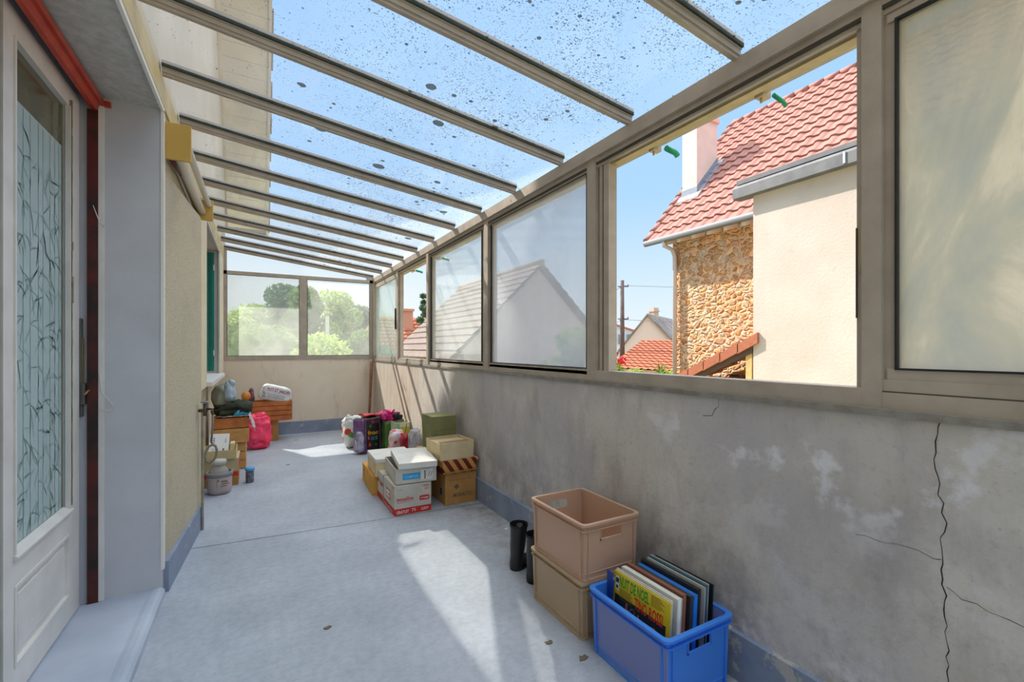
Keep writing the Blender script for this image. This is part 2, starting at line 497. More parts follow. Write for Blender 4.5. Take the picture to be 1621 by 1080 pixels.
# smooth painted band round the window and under the roof
m = MB(); m.box(-.47, -.452, 4.9, 5.45, .965, 2.66); m.box(-.47, -.452, 7.22, 7.9, .965, 2.66)
struct(m, 'trim_2', M_CREAM, label='smooth cream band beside the window')
m = MB(); m.box(-.475, -.45, -1.5, 7.95, 2.665, 2.80)
struct(m, 'trim_3', mat('yellow_cream_ledger', srgb(214, 192, 138), .6, srgb(196, 172, 116), 6, bump=.2), label='ledger board carrying the rafters')
m = MB(); m.prism([(-.435, 3.13), (-.372, 4.12), (-.372, 4.22), (-.46, 4.22), (-.47, 3.13)][::-1], 'z', 0, .17)
m.box(-.51, -.485, 4.22, 7.93, 0, .17)
struct(m, 'baseboard_left', M_SKIRT)

# door recess: reveal, soffit, threshold
m = MB(); m.box(-.80, XW, 3.10, 3.125, .04, 2.65)
struct(m, 'trim_4', M_REVEAL, label='grey reveal of the door recess')
m = MB(); m.box(-.72, XW, -1.5, 3.125, 2.65, 2.668)
struct(m, 'trim_5', M_SOFFIT, label='soffit of the door recess')
m = MB()
m.box(-.466, -.452, 3.095, 3.128, .14, 2.65); m.box(-.466, -.452, -1.5, 3.128, 2.640, 2.672)
struct(m, 'trim_6', mat('white_edge_paint', srgb(232, 228, 218), .6), label='white painted edge of the recess')
m = MB()
m.box(-.86, -.49, -1.5, 3.12, 0, .04); 
m.prism([(-.515, 0), (-.446, 0), (-.448, .030), (-.458, .042), (-.474, .047), (-.495, .046), (-.515, .040)], 'y', -1.5, 3.098)
struct(m, 'trim_8', mat('blue_grey_threshold_paint', srgb(168, 176, 190), .6, srgb(186, 192, 204), 3, bump=.3, bscale=40), label='raised concrete threshold of the glazed door')

# ================================================================== ROOF
XL, ZL, XR_, ZR = -.45, 2.808, 1.72, 2.527
def zroof(x, off=0): return ZL + (ZR - ZL) * (x - XL) / (XR_ - XL) + off
YI = lambda i: 1.795 + .6175 * i
roof = thing('ceiling', None, None, (0, 0, 0), kind='structure')
def m_roofglass():
    g = NT('dirty_roof_glass')
    x = g.xyz()
    tr = g.n('ShaderNodeBsdfTransparent'); tr.inputs[0].default_value = (.93, .96, .975, 1)
    gl = g.n('ShaderNodeBsdfGlossy'); gl.inputs['Roughness'].default_value = .03
    clear = g.mixs(g.facing(.05, .5), tr.outputs[0], gl.outputs[0])
    # a thin milky film, patchy
    tl = g.n('ShaderNodeBsdfTranslucent'); tl.inputs[0].default_value = (.9, .92, .93, 1)
    film = g.ramp(g.noise(1.6, 4), [(.3, .06), (.7, .15)])
    s1 = g.mixs(film, clear, tl.outputs[0])
    # specks and lichen discs: more of them down-slope
    dens = g.ramp(x[0], [(.0, 0.0), (.35, .45), (.9, 1.0), (1.0, .95)])
    mpx = g.n('ShaderNodeMapRange'); mpx.inputs[1].default_value = -.1; mpx.inputs[2].default_value = 1.7
    g.l(x[0], mpx.inputs[0])
    dens = g.ramp(mpx.outputs[0], [(.0, .03), (.2, .3), (.5, .8), (.8, 1.0), (.93, .7), (1.0, .4)])
    flat = g.mp((1, 1, .001))
    def dots(scale, r, thr, off):
        v = g.vor(scale, vec=g.mp((1, 1, .001), (off, off * 1.7, 0)))
        sel = g.n('ShaderNodeSeparateColor'); g.l(v.outputs['Color'], sel.inputs[0])
        rad = g.math('MULTIPLY', sel.outputs[1], r)
        d = g.math('LESS_THAN', g.math('ADD', v.outputs['Distance'], g.math('MULTIPLY', g.math('SUBTRACT', g.noise(scale * 4, 3), .5), .1)), rad)
        keep = g.math('LESS_THAN', sel.outputs[0], g.math('MULTIPLY', dens, thr))
        return g.math('MULTIPLY', d, keep)
    fine = g.math('MAXIMUM', dots(95, .44, .9, 0.0), dots(150, .46, .9, 2.2))
    fine2 = dots(42, .28, .55, 4.1)
    mid = dots(15, .22, .5, 1.3)
    big = dots(7, .30, .16, 6.8)
    patch = g.ramp(g.noise(3.2, 6, .65), [(.40, 0.10), (.58, 1.0)])
    small = g.math('MAXIMUM', g.math('MULTIPLY', fine, patch), fine2)
    dk = g.n('ShaderNodeBsdfDiffuse'); dk.inputs[0].default_value = (.055, .06, .05, 1)
    ol = g.n('ShaderNodeBsdfDiffuse'); ol.inputs[0].default_value = (.15, .145, .07, 1)
    s2 = g.mixs(g.math('MULTIPLY', small, .72), s1, dk.outputs[0])
    s3 = g.mixs(g.math('MULTIPLY', g.math('MAXIMUM', mid, big), .85), s2, ol.outputs[0])
    g.l(s3, g.out.inputs[0])
    return g.m
M_RG = m_roofglass()
N0, N1 = -5, 10
for i in range(N0, N1):
    y0, y1 = YI(i) + .012, YI(i + 1) - .012
    m = MB()
    x0, x1 = XL - .0, 1.83
    zt = .052
    m.add([(x0, y0, zroof(x0, zt)), (x1, y0, zroof(x1, zt)), (x1, y1, zroof(x1, zt)), (x0, y1, zroof(x0, zt))], [(0, 1, 2, 3)])
    struct(m, 'glass_panel', M_RG, parent=roof)
def rafter(y, mats=(M_ALU, M_ALGAE, M_ALU_G)):
    m = MB()
    def bar(ya, yb, za, zb, mi):
        m.m = mi
        x0, x1 = XL, 1.715
        m.hexa([(x0, ya, zroof(x0, za)), (x1, ya, zroof(x1, za)), (x1, yb, zroof(x1, za)), (x0, yb, zroof(x0, za))],
               [(x0, ya, zroof(x0, zb)), (x1, ya, zroof(x1, zb)), (x1, yb, zroof(x1, zb)), (x0, yb, zroof(x0, zb))])
    bar(y - .005, y + .017, .000, .016, 0)
    bar(y - .012, y + .024, .014, .034, 0)
    bar(y - .017, y + .029, .034, .050, 0)
    bar(y - .026, y - .0155, .040, .056, 1)
    bar(y - .024, y + .036, .055, .072, 0)
    return struct(m, 'rafter', list(mats), parent=roof)
for i in range(N0, N1 + 1): rafter(YI(i))

# eaves beam along the right-hand glazing
YE = 7.95
m = MB()
m.box(1.705, 1.80, -1.5, YE, 2.462, 2.535)
m.box(1.7245, 1.80, -1.5, YE, 2.436, 2.462)
m.box(1.80, 1.90, -1.5, YE, 2.44, 2.56)
m.m = 1; m.box(1.7275, 1.79, -1.5, YE, 2.424, 2.438)
m.m = 0; m.box(1.735, 1.76, -1.5, YE, 2.408, 2.424)
m.m = 2; m.box(1.76, 1.80, -1.5, YE, 2.398, 2.424)
struct(m, 'eaves_beam', [M_ALU, M_ALU_D, M_ALU_G], parent=roof)

# ================================================================== RIGHT-HAND WINDOWS
def m_pane(name, trans, film_col, lo, hi, tint=(.9, .95, .95, 1), gloss=.6, trl=.5, blotch=0, scale=1.5, rough=.06):
    g = NT(name)
    tr = g.n('ShaderNodeBsdfTransparent'); tr.inputs[0].default_value = tint
    gl = g.n('ShaderNodeBsdfGlossy'); gl.inputs['Roughness'].default_value = rough
    df = g.n('ShaderNodeBsdfDiffuse'); tl = g.n('ShaderNodeBsdfTranslucent')
    col = film_col
    if blotch:
        col = g.ramp(g.noise(blotch, 6, .6, g.mp((1, 1.3, .6)), .6), [(.28, film_col), (.45, srgb(186, 186, 172)), (.54, srgb(214, 208, 190)), (.60, srgb(188, 190, 180)), (.72, srgb(236, 230, 214))])
    for b_ in (df, tl):
        if hasattr(col, 'is_output'): g.l(col, b_.inputs[0])
        else: b_.inputs[0].default_value = col
    film = g.mixs(trl, df.outputs[0], tl.outputs[0])
    fac = g.ramp(g.noise(scale, 5, .6), [(.3, lo), (.7, hi)])
    s = g.mixs(fac, tr.outputs[0], film)
    s = g.mixs(g.facing(.06, gloss), s, gl.outputs[0])
    g.l(s, g.out.inputs[0])
    return g.m
M_P_NEAR = m_pane('dirty_fibre_pane', .1, srgb(160, 168, 166), .93, .99, gloss=.25, trl=.7, blotch=2.6, rough=.3)
M_P_MID = m_pane('frosted_pane', .5, srgb(204, 212, 228), .60, .82, gloss=.9, trl=.55)
M_P_FAR = m_pane('milky_pane', .6, srgb(222, 230, 230), .34, .50, gloss=.9, trl=.5)
M_P_SLIDE = m_pane('greenish_sliding_pane', .3, srgb(206, 224, 220), .55, .66, tint=(.85, .97, .95, 1), gloss=.6, trl=.6)
M_P_END = m_pane('hazy_end_pane', .6, srgb(226, 230, 226), .18, .34, gloss=.4, trl=.7)
M_P_ENDL = m_pane('hazier_end_pane', .6, srgb(226, 230, 226), .30, .52, gloss=.4, trl=.7)
M_CLEAR = m_pane('clear_glass', .95, srgb(226, 230, 230), .03, .08, gloss=.6, trl=.5)

def frame_rect(m, x0, x1, ya, yb, za, zb, t, g=0):
    """picture frame in a plane of constant x"""
    m.box(x0, x1, ya, yb, za, za + t); m.box(x0, x1, ya, yb, zb - t, zb)
    m.box(x0, x1, ya, ya + t, za + t, zb - t); m.box(x0, x1, yb - t, yb, za + t, zb - t)

def rwindow(n, ya, yb, zb, zt, pane, px=1.765, gask=True, label=None, fr=.03, posts=()):
    t = thing('window_%d' % n, label, None, (0, 0, 0), kind='structure')
    m = MB()
    frame_rect(m, 1.742, 1.79, ya, yb, 1.155, 2.43, .035)
    m.box(1.735, 1.785, ya + .01, yb - .01, 1.19, zb)
    m.box(1.735, 1.785, ya + .01, yb - .01, zt, 2.40)
    if gask:
        m.m = 1
        frame_rect(m, 1.732, 1.75, ya + .03, yb - .03, zb - .004, zt + .004, .006)
    struct(m, 'window_frame', [M_ALU, M_GASK], parent=t)
    if pane:
        m = MB(); m.add([(px, ya + .02, zb - .01), (px, yb - .02, zb - .01), (px, yb - .02, zt + .01), (px, ya + .02, zt + .01)], [(0, 3, 2, 1)])
        struct(m, 'glass_pane', pane, parent=t)
    return t
# near, stained pane
wn = rwindow(1, -1.5, .690, 1.285, 2.375, M_P_NEAR, label='stained near window of the right side')
# open bay
t = thing('window_2', 'open sliding bay with nothing in it', None, (0, 0, 0), kind='structure')
m = MB()
m.box(1.7215, 1.80, .745, 2.09, 1.157, 1.219)
m.box(1.740, 1.80, 1.995, 2.075, 1.219, 2.41)
m.box(1.745, 1.80, .69, .768, 1.219, 2.41)
m.m = 1; m.box(1.738, 1.75, 2.040, 2.046, 1.219, 2.41)
m.box(1.742, 1.76, 1.998, 2.003, 1.219, 2.41); m.box(1.742, 1.76, .765, .770, 1.45, 1.75)
struct(m, 'window_frame', [M_ALU, M_ALU_D], parent=t)
m = MB(); m.box(1.738, 1.742, .742, .750, 1.62, 1.75); m.m = 1; m.box(1.739, 1.746, .752, .758, 1.60, 1.78)
struct(m, 'latch', [M_ALU_D, M_ALU_G], parent=t)
# frosted bay
rwindow(3, 2.155, 3.525, 1.228, 2.405, M_P_MID, label='frosted window beside the open bay')
# milky bay
rwindow(4, 3.64, 5.075, 1.228, 2.405, M_P_FAR, label='milky window fourth along the right side')
# clear gap
t = thing('window_5', 'open gap at the far end of the right side', None, (0, 0, 0), kind='structure')
m = MB()
m.box(1.75, 1.80, 5.1, 6.5, 1.155, 1.20); m.box(1.75, 1.80, 6.40, 6.50, 1.2, 2.41); m.box(1.75, 1.8, 5.1, 5.16, 1.2, 2.41)
struct(m, 'window_frame', M_ALU, parent=t)
# sliding leaf at the far end
t = thing('window_6', 'closed sliding leaf in the far corner', None, (0, 0, 0), kind='structure')
m = MB()
frame_rect(m, 1.725, 1.757, 6.50, 7.93, 1.165, 2.42, .055)
m.box(1.722, 1.757, 6.50, 7.93, 2.36, 2.42)
struct(m, 'window_frame', [M_ALU], parent=t)
m = MB(); m.add([(1.74, 6.55, 1.22), (1.74, 7.88, 1.22), (1.74, 7.88, 2.37), (1.74, 6.55, 2.37)], [(0, 3, 2, 1)])
struct(m, 'glass_pane', M_P_SLIDE, parent=t)
m = MB(); m.cbox(1.708, 1.726, 6.515, 6.545, 1.62, 1.92, .004)
struct(m, 'window_handle', M_GASK, parent=t)
# posts and continuous sill rail
posts = thing('trim_7', 'posts and sill rail of the right-hand glazing', None, (0, 0, 0), kind='structure')
for ya, yb, xi in ((.690, .745, 1.722), (2.09, 2.170, 1.722), (3.525, 3.60, 1.722), (5.075, 5.14, 1.712), (6.43, 6.50, 1.722), (7.87, 7.95, 1.70)):
    m = MB(); m.box(xi, 1.79, ya, yb, 1.158, 2.47)
    m.m = 1; m.box(xi + .012, xi + .02, yb - .001, yb + .004, 1.2, 2.44)
    struct(m, 'post', [M_ALU, M_ALU_D], parent=posts)
m = MB(); m.box(1.724, 1.80, 2.09, 7.95, 1.156, 1.19); m.box(1.735, 1.80, 2.16, 7.95, 1.19, 1.21)
m.box(1.724, 1.80, -1.5, .692, 1.156, 1.21); m.box(1.730, 1.80, -1.5, .69, 1.213, 1.25)
m.m = 1; m.box(1.728, 1.8, 2.17, 7.9, 1.188, 1.192); m.box(1.728, 1.8, -1.5, .69, 1.209, 1.214)
struct(m, 'sill_rail', [M_ALU, M_ALU_D], parent=posts)

# ================================================================== END WINDOW
t = thing('window_7', 'two-light window across the far end', None, (0, 0, 0), kind='structure')
m = MB()
Y0, Y1 = 7.94, 7.99
for (x0, x1, z0, z1) in ((-.46, 1.712, 1.165, 1.228), (-.46, 1.712, 2.448, 2.50), (-.46, -.413, 1.228, 2.80), (1.649, 1.712, 1.228, 2.50), (.565, .675, 1.228, 2.448)):
    m.box(x0, x1, Y0, Y1, z0, z1)
m.m = 1
for (xa, xb) in ((-.413, .565), (.675, 1.649)):
    for (x0, x1, z0, z1) in ((xa, xa + .006, 1.228, 2.448), (xb - .006, xb, 1.228, 2.448), (xa, xb, 1.228, 1.234), (xa, xb, 2.442, 2.448)):
        m.box(x0, x1, Y0 + .01, Y0 + .02, z0, z1)
m.m = 0
m.box(1.60, 1.712, Y0, Y1, 2.50, 2.545)
struct(m, 'window_frame', [M_ALU, M_GASK], parent=t)
m = MB(); m.add([(-.42, 7.96, 1.22), (.57, 7.96, 1.22), (.57, 7.96, 2.455), (-.42, 7.96, 2.455)], [(0, 1, 2, 3)]); struct(m, 'glass_pane', M_P_ENDL, parent=t)
m = MB(); m.add([(.67, 7.96, 1.22), (1.655, 7.96, 1.22), (1.655, 7.96, 2.455), (.67, 7.96, 2.455)], [(0, 1, 2, 3)]); struct(m, 'glass_pane', M_P_END, parent=t)
m = MB(); m.add([(-.42, 7.96, 2.5), (1.70, 7.96, 2.5), (1.70, 7.96, 2.53), (-.42, 7.96, 2.806)], [(0, 1, 2, 3)]); struct(m, 'glass_pane', M_CLEAR, parent=t)

# ================================================================== LEFT WINDOW, with folded green shutter
t = thing('window_8', 'recessed house window with a green shutter', None, (0, 0, 0), kind='structure')
m = MB()
m.box(-.80, XW, 5.45, 5.47, 1.0, 2.66); m.box(-.80, XW, 7.19, 7.22, 1.0, 2.66); m.box(-.80, XW, 5.45, 7.22, 2.64, 2.66)
struct(m, 'window_reveal', mat('pinkish_grey_reveal', srgb(196, 186, 176), .8), parent=t)
m = MB(); m.box(-.467, -.45, 7.17, 7.20, 1.02, 2.65); m.box(-.467, -.45, 5.45, 7.20, 2.625, 2.65)
struct(m, 'reveal_edge', M_WHITE, parent=t)
m = MB(); m.hexa([(-.80, 5.40, .97), (-.40, 5.40, .97), (-.40, 7.26, .97), (-.80, 7.26, .97)], [(-.80, 5.40, 1.03), (-.40, 5.40, 1.01), (-.40, 7.26, 1.01), (-.80, 7.26, 1.03)])
struct(m, 'window_sill', mat('white_stone_sill', srgb(220, 216, 210), .6), parent=t)
m = MB(); m.box(-.79, -.75, 5.5, 7.1, 1.04, 2.62)
struct(m, 'window_frame', M_WHITE, parent=t)
m = MB(); m.box(-.745, -.74, 5.6, 7.0, 1.12, 2.55)
struct(m, 'glass_pane', mat('dark_indoor_glass', srgb(60, 72, 76), .1), parent=t)
sh = thing('folding_shutter', 'green metal shutter folded into the window recess of the cream wall', 'shutter', (-.56, 7.0, 1.04))
M_GREEN = mat('teal_green_shutter_paint', srgb(18, 132, 112), .45, srgb(12, 118, 100), 6)
for k, (xa, xb, y0) in enumerate(((-.645, -.598, 7.00), (-.598, -.548, 7.012), (-.548, -.50, 7.0))):
    m = MB(); m.cbox(xa + .001, xb - .001, y0, y0 + .02, 1.05, 2.585, .004)
    m.box(xa + .016, xa + .026, y0 - .004, y0 + .004, 1.10, 2.53)
    m.build('shutter_leaf', M_GREEN, sh)
for z in (1.25, 2.35):
    m = MB(); m.cbox(-.512, -.500, 6.985, 7.003, z, z + .07, .002)
    m.build('hinge', M_WHITE, sh)

# ================================================================== DOOR
XD = -.787
d = thing('door_1', 'white glazed door with a bamboo-pattern film', None, (0, 0, 0), kind='structure')
DY0, DY1 = 2.274, 3.05
m = MB()
x0, x1 = XD - .045, XD
m.box(x0, x1, DY0, 2.354, .055, 2.60)
m.box(x0, x1, 2.915, DY1, .055, 2.60)
m.box(x0, x1, 2.354, 2.915, 2.50, 2.60)
m.box(x0, x1, 2.354, 2.915, .47, .575)
m.box(x0, x1, 2.354, 2.915, .055, .165)
# bead round the glass
m.box(XD - .012, XD + .006, 2.905, 2.918, .575, 2.50); m.box(XD - .012, XD + .006, 2.35, 2.362, .575, 2.50)
m.prism([(XD - .03, .56), (XD + .014, .572), (XD + .014, .58), (XD - .02, .60)], 'y', 2.345, 2.93)
struct(m, 'door_leaf', M_WHITE, parent=d)
m = MB()
m.box(XD - .03, XD - .012, 2.354, 2.915, .165, .47)
for (a, b, c_, e) in ((2.355, 2.914, .166, .180), (2.355, 2.914, .455, .469), (2.355, 2.369, .180, .455), (2.90, 2.914, .180, .455)):
    m.box(XD - .012, XD + .004, a, b, c_, e)
m.cbox(XD - .014, XD - .004, 2.40, 2.865, .21, .425, .004)
struct(m, 'door_panel', M_WHITE, parent=d)
def m_film():
    g = NT('pale_teal_privacy_film')
    c = g.ramp(g.noise(1.6, 3), [(.3, srgb(168, 190, 188)), (.7, srgb(186, 206, 204))])
    g.pbr(c, .22, 0, None, .5)
    return g.m
m = MB(); m.box(XD - .030, XD - .024, 2.35, 2.92, .57, 2.52)
struct(m, 'glass_pane', mat('dark_olive_glass', srgb(104, 102, 78), .12, srgb(84, 82, 62), 3), parent=d)
m = MB(); m.box(XD - .024, XD - .0225, 2.356, 2.895, .58, 2.30)
struct(m, 'privacy_film', m_film(), parent=d)
# bamboo leaves printed on the film
rnd = random.Random(11)
m = MB()
xf = XD - .0218
def leaf(y, z, L, ang, wd, mi):
    m.m = mi
    ca, sa = math.cos(ang), math.sin(ang); P = []
    for k in range(6):
        t_ = k / 5; ww = wd * math.sin(math.pi * min(1, t_ * .9 + .08)) ** .8
        bend = .18 * L * t_ * t_
        P.append((y + ca * L * t_ - sa * (ww - bend), z + sa * L * t_ + ca * (ww - bend) - .25 * L * t_ * t_))
    for k in range(5, -1, -1):
        t_ = k / 5; ww = wd * math.sin(math.pi * min(1, t_ * .9 + .08)) ** .8
        bend = .18 * L * t_ * t_
        P.append((y + ca * L * t_ + sa * (ww + bend), z + sa * L * t_ - ca * (ww + bend) - .25 * L * t_ * t_))
    P = [(min(max(a, 2.364), 2.89), min(max(b, .59), 2.295)) for a, b in P]
    m.add([(xf, a, b) for a, b in P], [list(range(12))])
for st in range(9):
    y = 2.385 + st * .061 + rnd.uniform(-.012, .012)
    m.m = 0
    m.box(xf - .0001, xf, y - .0025, y + .0025, .60, 2.29)
    z = .64 + rnd.uniform(0, .12)
    while z < 2.2:
        for q in range(rnd.choice((2, 3, 3, 4))):
            ang = rnd.choice((rnd.uniform(-1.9, -.5), rnd.uniform(-2.7, -1.4), rnd.uniform(-.5, .9), rnd.uniform(2.2, 3.4)))
            leaf(y, z + rnd.uniform(-.02, .02), rnd.uniform(.05, .11), ang, rnd.uniform(.0022, .0048), rnd.choice((0, 0, 1)))
        z += rnd.uniform(.10, .19)
struct(m, 'bamboo_pattern', [mat('film_leaf', srgb(142, 164, 160), .4), mat('film_leaf_dark', srgb(104, 130, 128), .4)], parent=d)
# putty crumbling beside the glass
m = MB()
for k in range(46):
    z = .6 + k * .042; r_ = rnd.uniform(.002, .006)
    m.box(XD + .004, XD + .009, 2.916, 2.922 + r_ + (.012 if 1.55 < z < 1.68 or 1.78 < z < 1.83 else 0), z, z + .042)
struct(m, 'old_putty', mat('olive_putty', srgb(140, 130, 96), .9, srgb(110, 102, 76), 30, bump=.5), parent=d)
m = MB()
m.box(XD - .06, XD - .012, 3.05, 3.135, .04, 2.66)
m.box(XD - .06, XD - .012, 1.2, DY1, 2.60, 2.66)
struct(m, 'door_frame', M_REVEAL, parent=d)
m = MB(); m.box(XD - .055, XD - .006, 2.235, 2.268, .04, 2.62)
struct(m, 'door_mullion', mat('olive_mullion', srgb(110, 108, 52), .6, srgb(70, 82, 58), 3), parent=d)
m = MB(); m.box(XD - .055, XD - .006, 1.2, 2.235, .04, 2.62)
struct(m, 'side_leaf', M_WHITE, parent=d)
# shutter bolt on the frame
m = MB()
m.cbox(XD - .012, XD + .004, 3.068, 3.100, 1.13, 1.50, .006)
m.cbox(XD - .012, XD + .018, 3.062, 3.108, 1.06, 1.17, .006)
m.cbox(XD - .010, XD + .006, 3.072, 3.100, 1.00, 1.07, .004)
m.m = 1; m.box(XD + .004, XD + .008, 3.075, 3.094, 1.17, 1.40); m.tube([(XD + .02, 3.05, 1.115), (XD + .03, 3.085, 1.135)], .006, 8)
struct(m, 'door_handle', [mat('grey_metal_lock', srgb(96, 98, 92), .5, metal=.5), mat('brass_worn', srgb(150, 128, 84), .5, metal=.5)], parent=d)
# roller shutter: red bottom bar and rusty side guide
M_RED = mat('glossy_red_paint', srgb(196, 66, 42), .35, srgb(170, 48, 32), 7)
M_RUST = mat('dark_red_rusty_guide', srgb(92, 26, 20), .6, srgb(40, 24, 20), 7, bump=.4, bscale=40)
rs = thing('roller_shutter', 'red roller shutter rolled up above the white glazed door, its rusty guide beside it', 'shutter', (-.73, 2.6, .04))
m = MB()
m.prism([(-.765, 2.60), (-.70, 2.60), (-.70, 2.632), (-.765, 2.632)], 'y', 1.2, 3.098)
m.prism([(-.748, 2.572), (-.728, 2.572), (-.716, 2.60), (-.756, 2.60)], 'y', 1.2, 3.098)
m.cbox(-.715, -.672, 3.075, 3.099, 2.60, 2.628, .004)
m.build('bottom_bar', M_RED, rs)
m = MB(); m.box(-.785, -.712, 1.2, 3.098, 2.632, 2.650)
m.build('shutter_slot', M_GASK, rs)
m = MB(); m.box(-.765, -.722, 3.080, 3.0995, .042, 2.572)
m.build('guide_rail', M_RUST, rs)
m = MB(); m.box(-.722, -.700, 3.084, 3.0995, .042, 2.60)
m.tube([(-.715, 3.08, 1.22), (-.705, 3.075, 1.12), (-.665, 3.09, 1.05), (-.672, 3.09, 1.02), (-.72, 3.075, 1.035)], .003, 6)
m.tube([(-.74, 3.075, 2.08), (-.715, 3.07, 2.0), (-.69, 3.092, 1.97)], .002, 6)
m.build('guide_edge', M_WHITE, rs)

# awning box fixed high on the wall
aw = thing('roller_awning', 'folded awning with white tubes between two yellow end brackets, high on cream wall', 'awning', (-.40, 3.8, 2.38))
m = MB(); m.cbox(-.455, -.335, 3.145, 3.165, 2.405, 2.61, .003)
m.build('end_bracket', M_YELLOW, aw)
m = MB()
m.cbox(-.455, -.32, 4.36, 4.385, 2.37, 2.53, .003); m.cbox(-.455, -.40, 4.20, 4.385, 2.345, 2.375, .003); m.prism([(-.455, 4.30), (-.33, 4.36), (-.33, 4.385), (-.455, 4.385)], 'z', 2.52, 2.535)
m.build('end_bracket', M_YELLOW, aw)
m = MB(); m.tube([(-.405, 3.165, 2.46), (-.395, 4.36, 2.43)], .026, 16); m.tube([(-.362, 3.165, 2.52), (-.350, 4.36, 2.49)], .020, 16)
m.build('awning_tube', mat('off_white_tube', srgb(214, 206, 190), .45), aw)
m = MB(); m.tube([(-.435, 3.165, 2.50), (-.43, 4.36, 2.46)], .022, 12)
m.build('rolled_fabric', mat('grey_brown_awning_fabric', srgb(158, 146, 130), .8), aw)
m = MB(); m.tube([(-.438, 3.17, 2.425), (-.42, 3.45, 2.415)], [.012, .006], 8)
m.build('torn_strap', mat('dark_red_strap', srgb(96, 34, 28), .8, srgb(60, 40, 34), 40), aw)

# tap, pipe and hose
tp = thing('garden_tap', 'old outdoor tap with its pipe and short coiled hose on the cream wall', 'tap', (-.36, 4.05, 0))
MB().tube([(-.365, 4.07, 0), (-.365, 4.07, .86), (-.365, 4.05, .88)], .009, 8).build('supply_pipe', mat('cream_painted_pipe', srgb(200, 188, 162), .6, srgb(160, 150, 134), 12), tp)
m = MB(); m.tube([(-.385, 4.03, .89), (-.33, 4.02, .89)], .013, 10); m.tube([(-.345, 4.02, .85), (-.345, 4.02, .94)], .012, 10); m.tube([(-.335, 4.02, .90), (-.30, 4.0, .90), (-.295, 4.0, .86)], .010, 10)
m.build('tap_body', mat('tarnished_brass', srgb(112, 92, 72), .5, srgb(84, 72, 62), 30, metal=.4), tp)
m = MB(); m.lathe([(.0, .012), (.026, .012), (.028, .004), (.016, 0), (0, 0)], (-.345, 4.02, .945), 14)
m.build('tap_wheel', mat('grey_tap_wheel', srgb(124, 126, 130), .5), tp)
pts = [(-.295, 4.0, .86), (-.297, 4.0, .76), (-.305, 4.0, .66)]
for k in range(22):
    a = k / 10 * 2 * math.pi / 1.0
    pts.append((-.305 + .036 * math.sin(a + .2) * 1.0, 4.0 + .02 * math.cos(a) - k * .001, .575 + .062 * math.cos(a)))
MB().tube(pts, .0075, 8).build('hose', mat('grey_brown_hose', srgb(126, 116, 100), .6), tp)

# brown pole in the corner
MB().tube([(1.665, 7.86, 1.13), (1.64, 7.80, .8), (1.60, 7.70, .4), (1.57, 7.66, .03)], [.026, .024, .02, .018], 8).build('wooden_pole', mat('weathered_red_brown_pole', srgb(120, 70, 50), .8, srgb(150, 108, 84), 14, bump=.4), label='weathered reddish brown pole leaning in the far corner', cat='pole')

# green gutter clips outside the eaves
M_CLIP = mat('green_plastic', srgb(24, 160, 112), .4)
for y, lab, g_ in ((1.80, 'green plastic gutter clip left of the red roof, under the eaves', 1), (1.19, 'small green gutter clip above the tiled roof, nearest under the eaves', .6), (5.25, 'green gutter clip hanging over the narrow open gap at far end', 1), (6.28, 'green gutter clip near the far corner, over narrow open gap', 1)):
    t = thing('gutter_clip', lab, 'gutter clip', (1.93, y, 2.40), group='gutter clips under the eaves')
    m = MB(); m.cbox(1.87, 1.93, y - .02, y + .02, 2.425, 2.455, .004); m.tube([(1.89, y, 2.43), (1.89, y, 2.405)], .006, 6)
    m.build('clip_bracket', mat('pale_clip_bracket', srgb(196, 176, 140), .6), t)
    m = MB(); m.tube([(1.93, y - .05 * g_, 2.435), (2.0, y - .05 * g_, 2.425), (2.02, y - .05 * g_, 2.410)], .016 * g_, 6)
    m.build('clip_hook', M_CLIP, t)

# ================================================================== HOUSE ROOF VERGE (above the veranda)
hr = thing('house_roof', 'pale boarded verge of the house roof seen through the veranda glass', 'roof', (-.2, 6, 3.2))
VS = 11.42  # soffit: z = VS - .88 y
def vz(y): return VS - .88 * y if y > 4.0 else VS - .88 * 4 - .88 * (4 - y)
def vslab(m, x0, x1, ya, yb, o0, o1):
    m.hexa([(x0, ya, vz(ya) + o0), (x1, ya, vz(ya) + o0), (x1, yb, vz(yb) + o0), (x0, yb, vz(yb) + o0)],
           [(x0, ya, vz(ya) + o1), (x1, ya, vz(ya) + o1), (x1, yb, vz(yb) + o1), (x0, yb, vz(yb) + o1)])
m = MB()
yy = 9.10
while yy > -1.4:
    ya = max(yy - .145, -1.5)
    if ya < 4.0 < yy: ya = 4.0
    vslab(m, -.455, .115, ya + .006, yy, .0, .02)
    yy = ya
m.build('soffit_boards', mat('pale_beige_soffit_board', srgb(214, 206, 186), .7, srgb(204, 196, 176), 3), hr)
m = MB(); vslab(m, -.46, .12, 4.0, 9.16, .018, .10); vslab(m, -.46, .12, -1.5, 4.0, .018, .10); vslab(m, -7, -.46, 4.0, 9.16, .018, .10); vslab(m, -7, -.46, -1.5, 4.0, .018, .10)
m.build('roof_deck', mat('grey_brown_deck', srgb(150, 140, 128), .8), hr)
m = MB(); vslab(m, .115, .150, 4.0, 9.18, -.03, .11); vslab(m, .115, .150, -1.5, 4.0, -.03, .11)
m.build('verge_board', mat('pale_verge_board', srgb(206, 200, 190), .7), hr)
m = MB()
yy = 9.2
while yy > 4.0:
    vslab(m, .150, .172, yy - .20, yy - .02, .06, .13); yy -= .34
m.build('verge_tiles', mat('grey_brown_verge_tile', srgb(142, 128, 120), .8), hr)
m = MB(); vslab(m, -.46, -.42, 4.0, 8.42, -.06, .01)
m.build('wall_batten', M_CREAM, hr)
m = MB(); m.tube([(-7, 9.22, vz(9.16) + .04), (.15, 9.22, vz(9.16) + .04)], .06, 10)
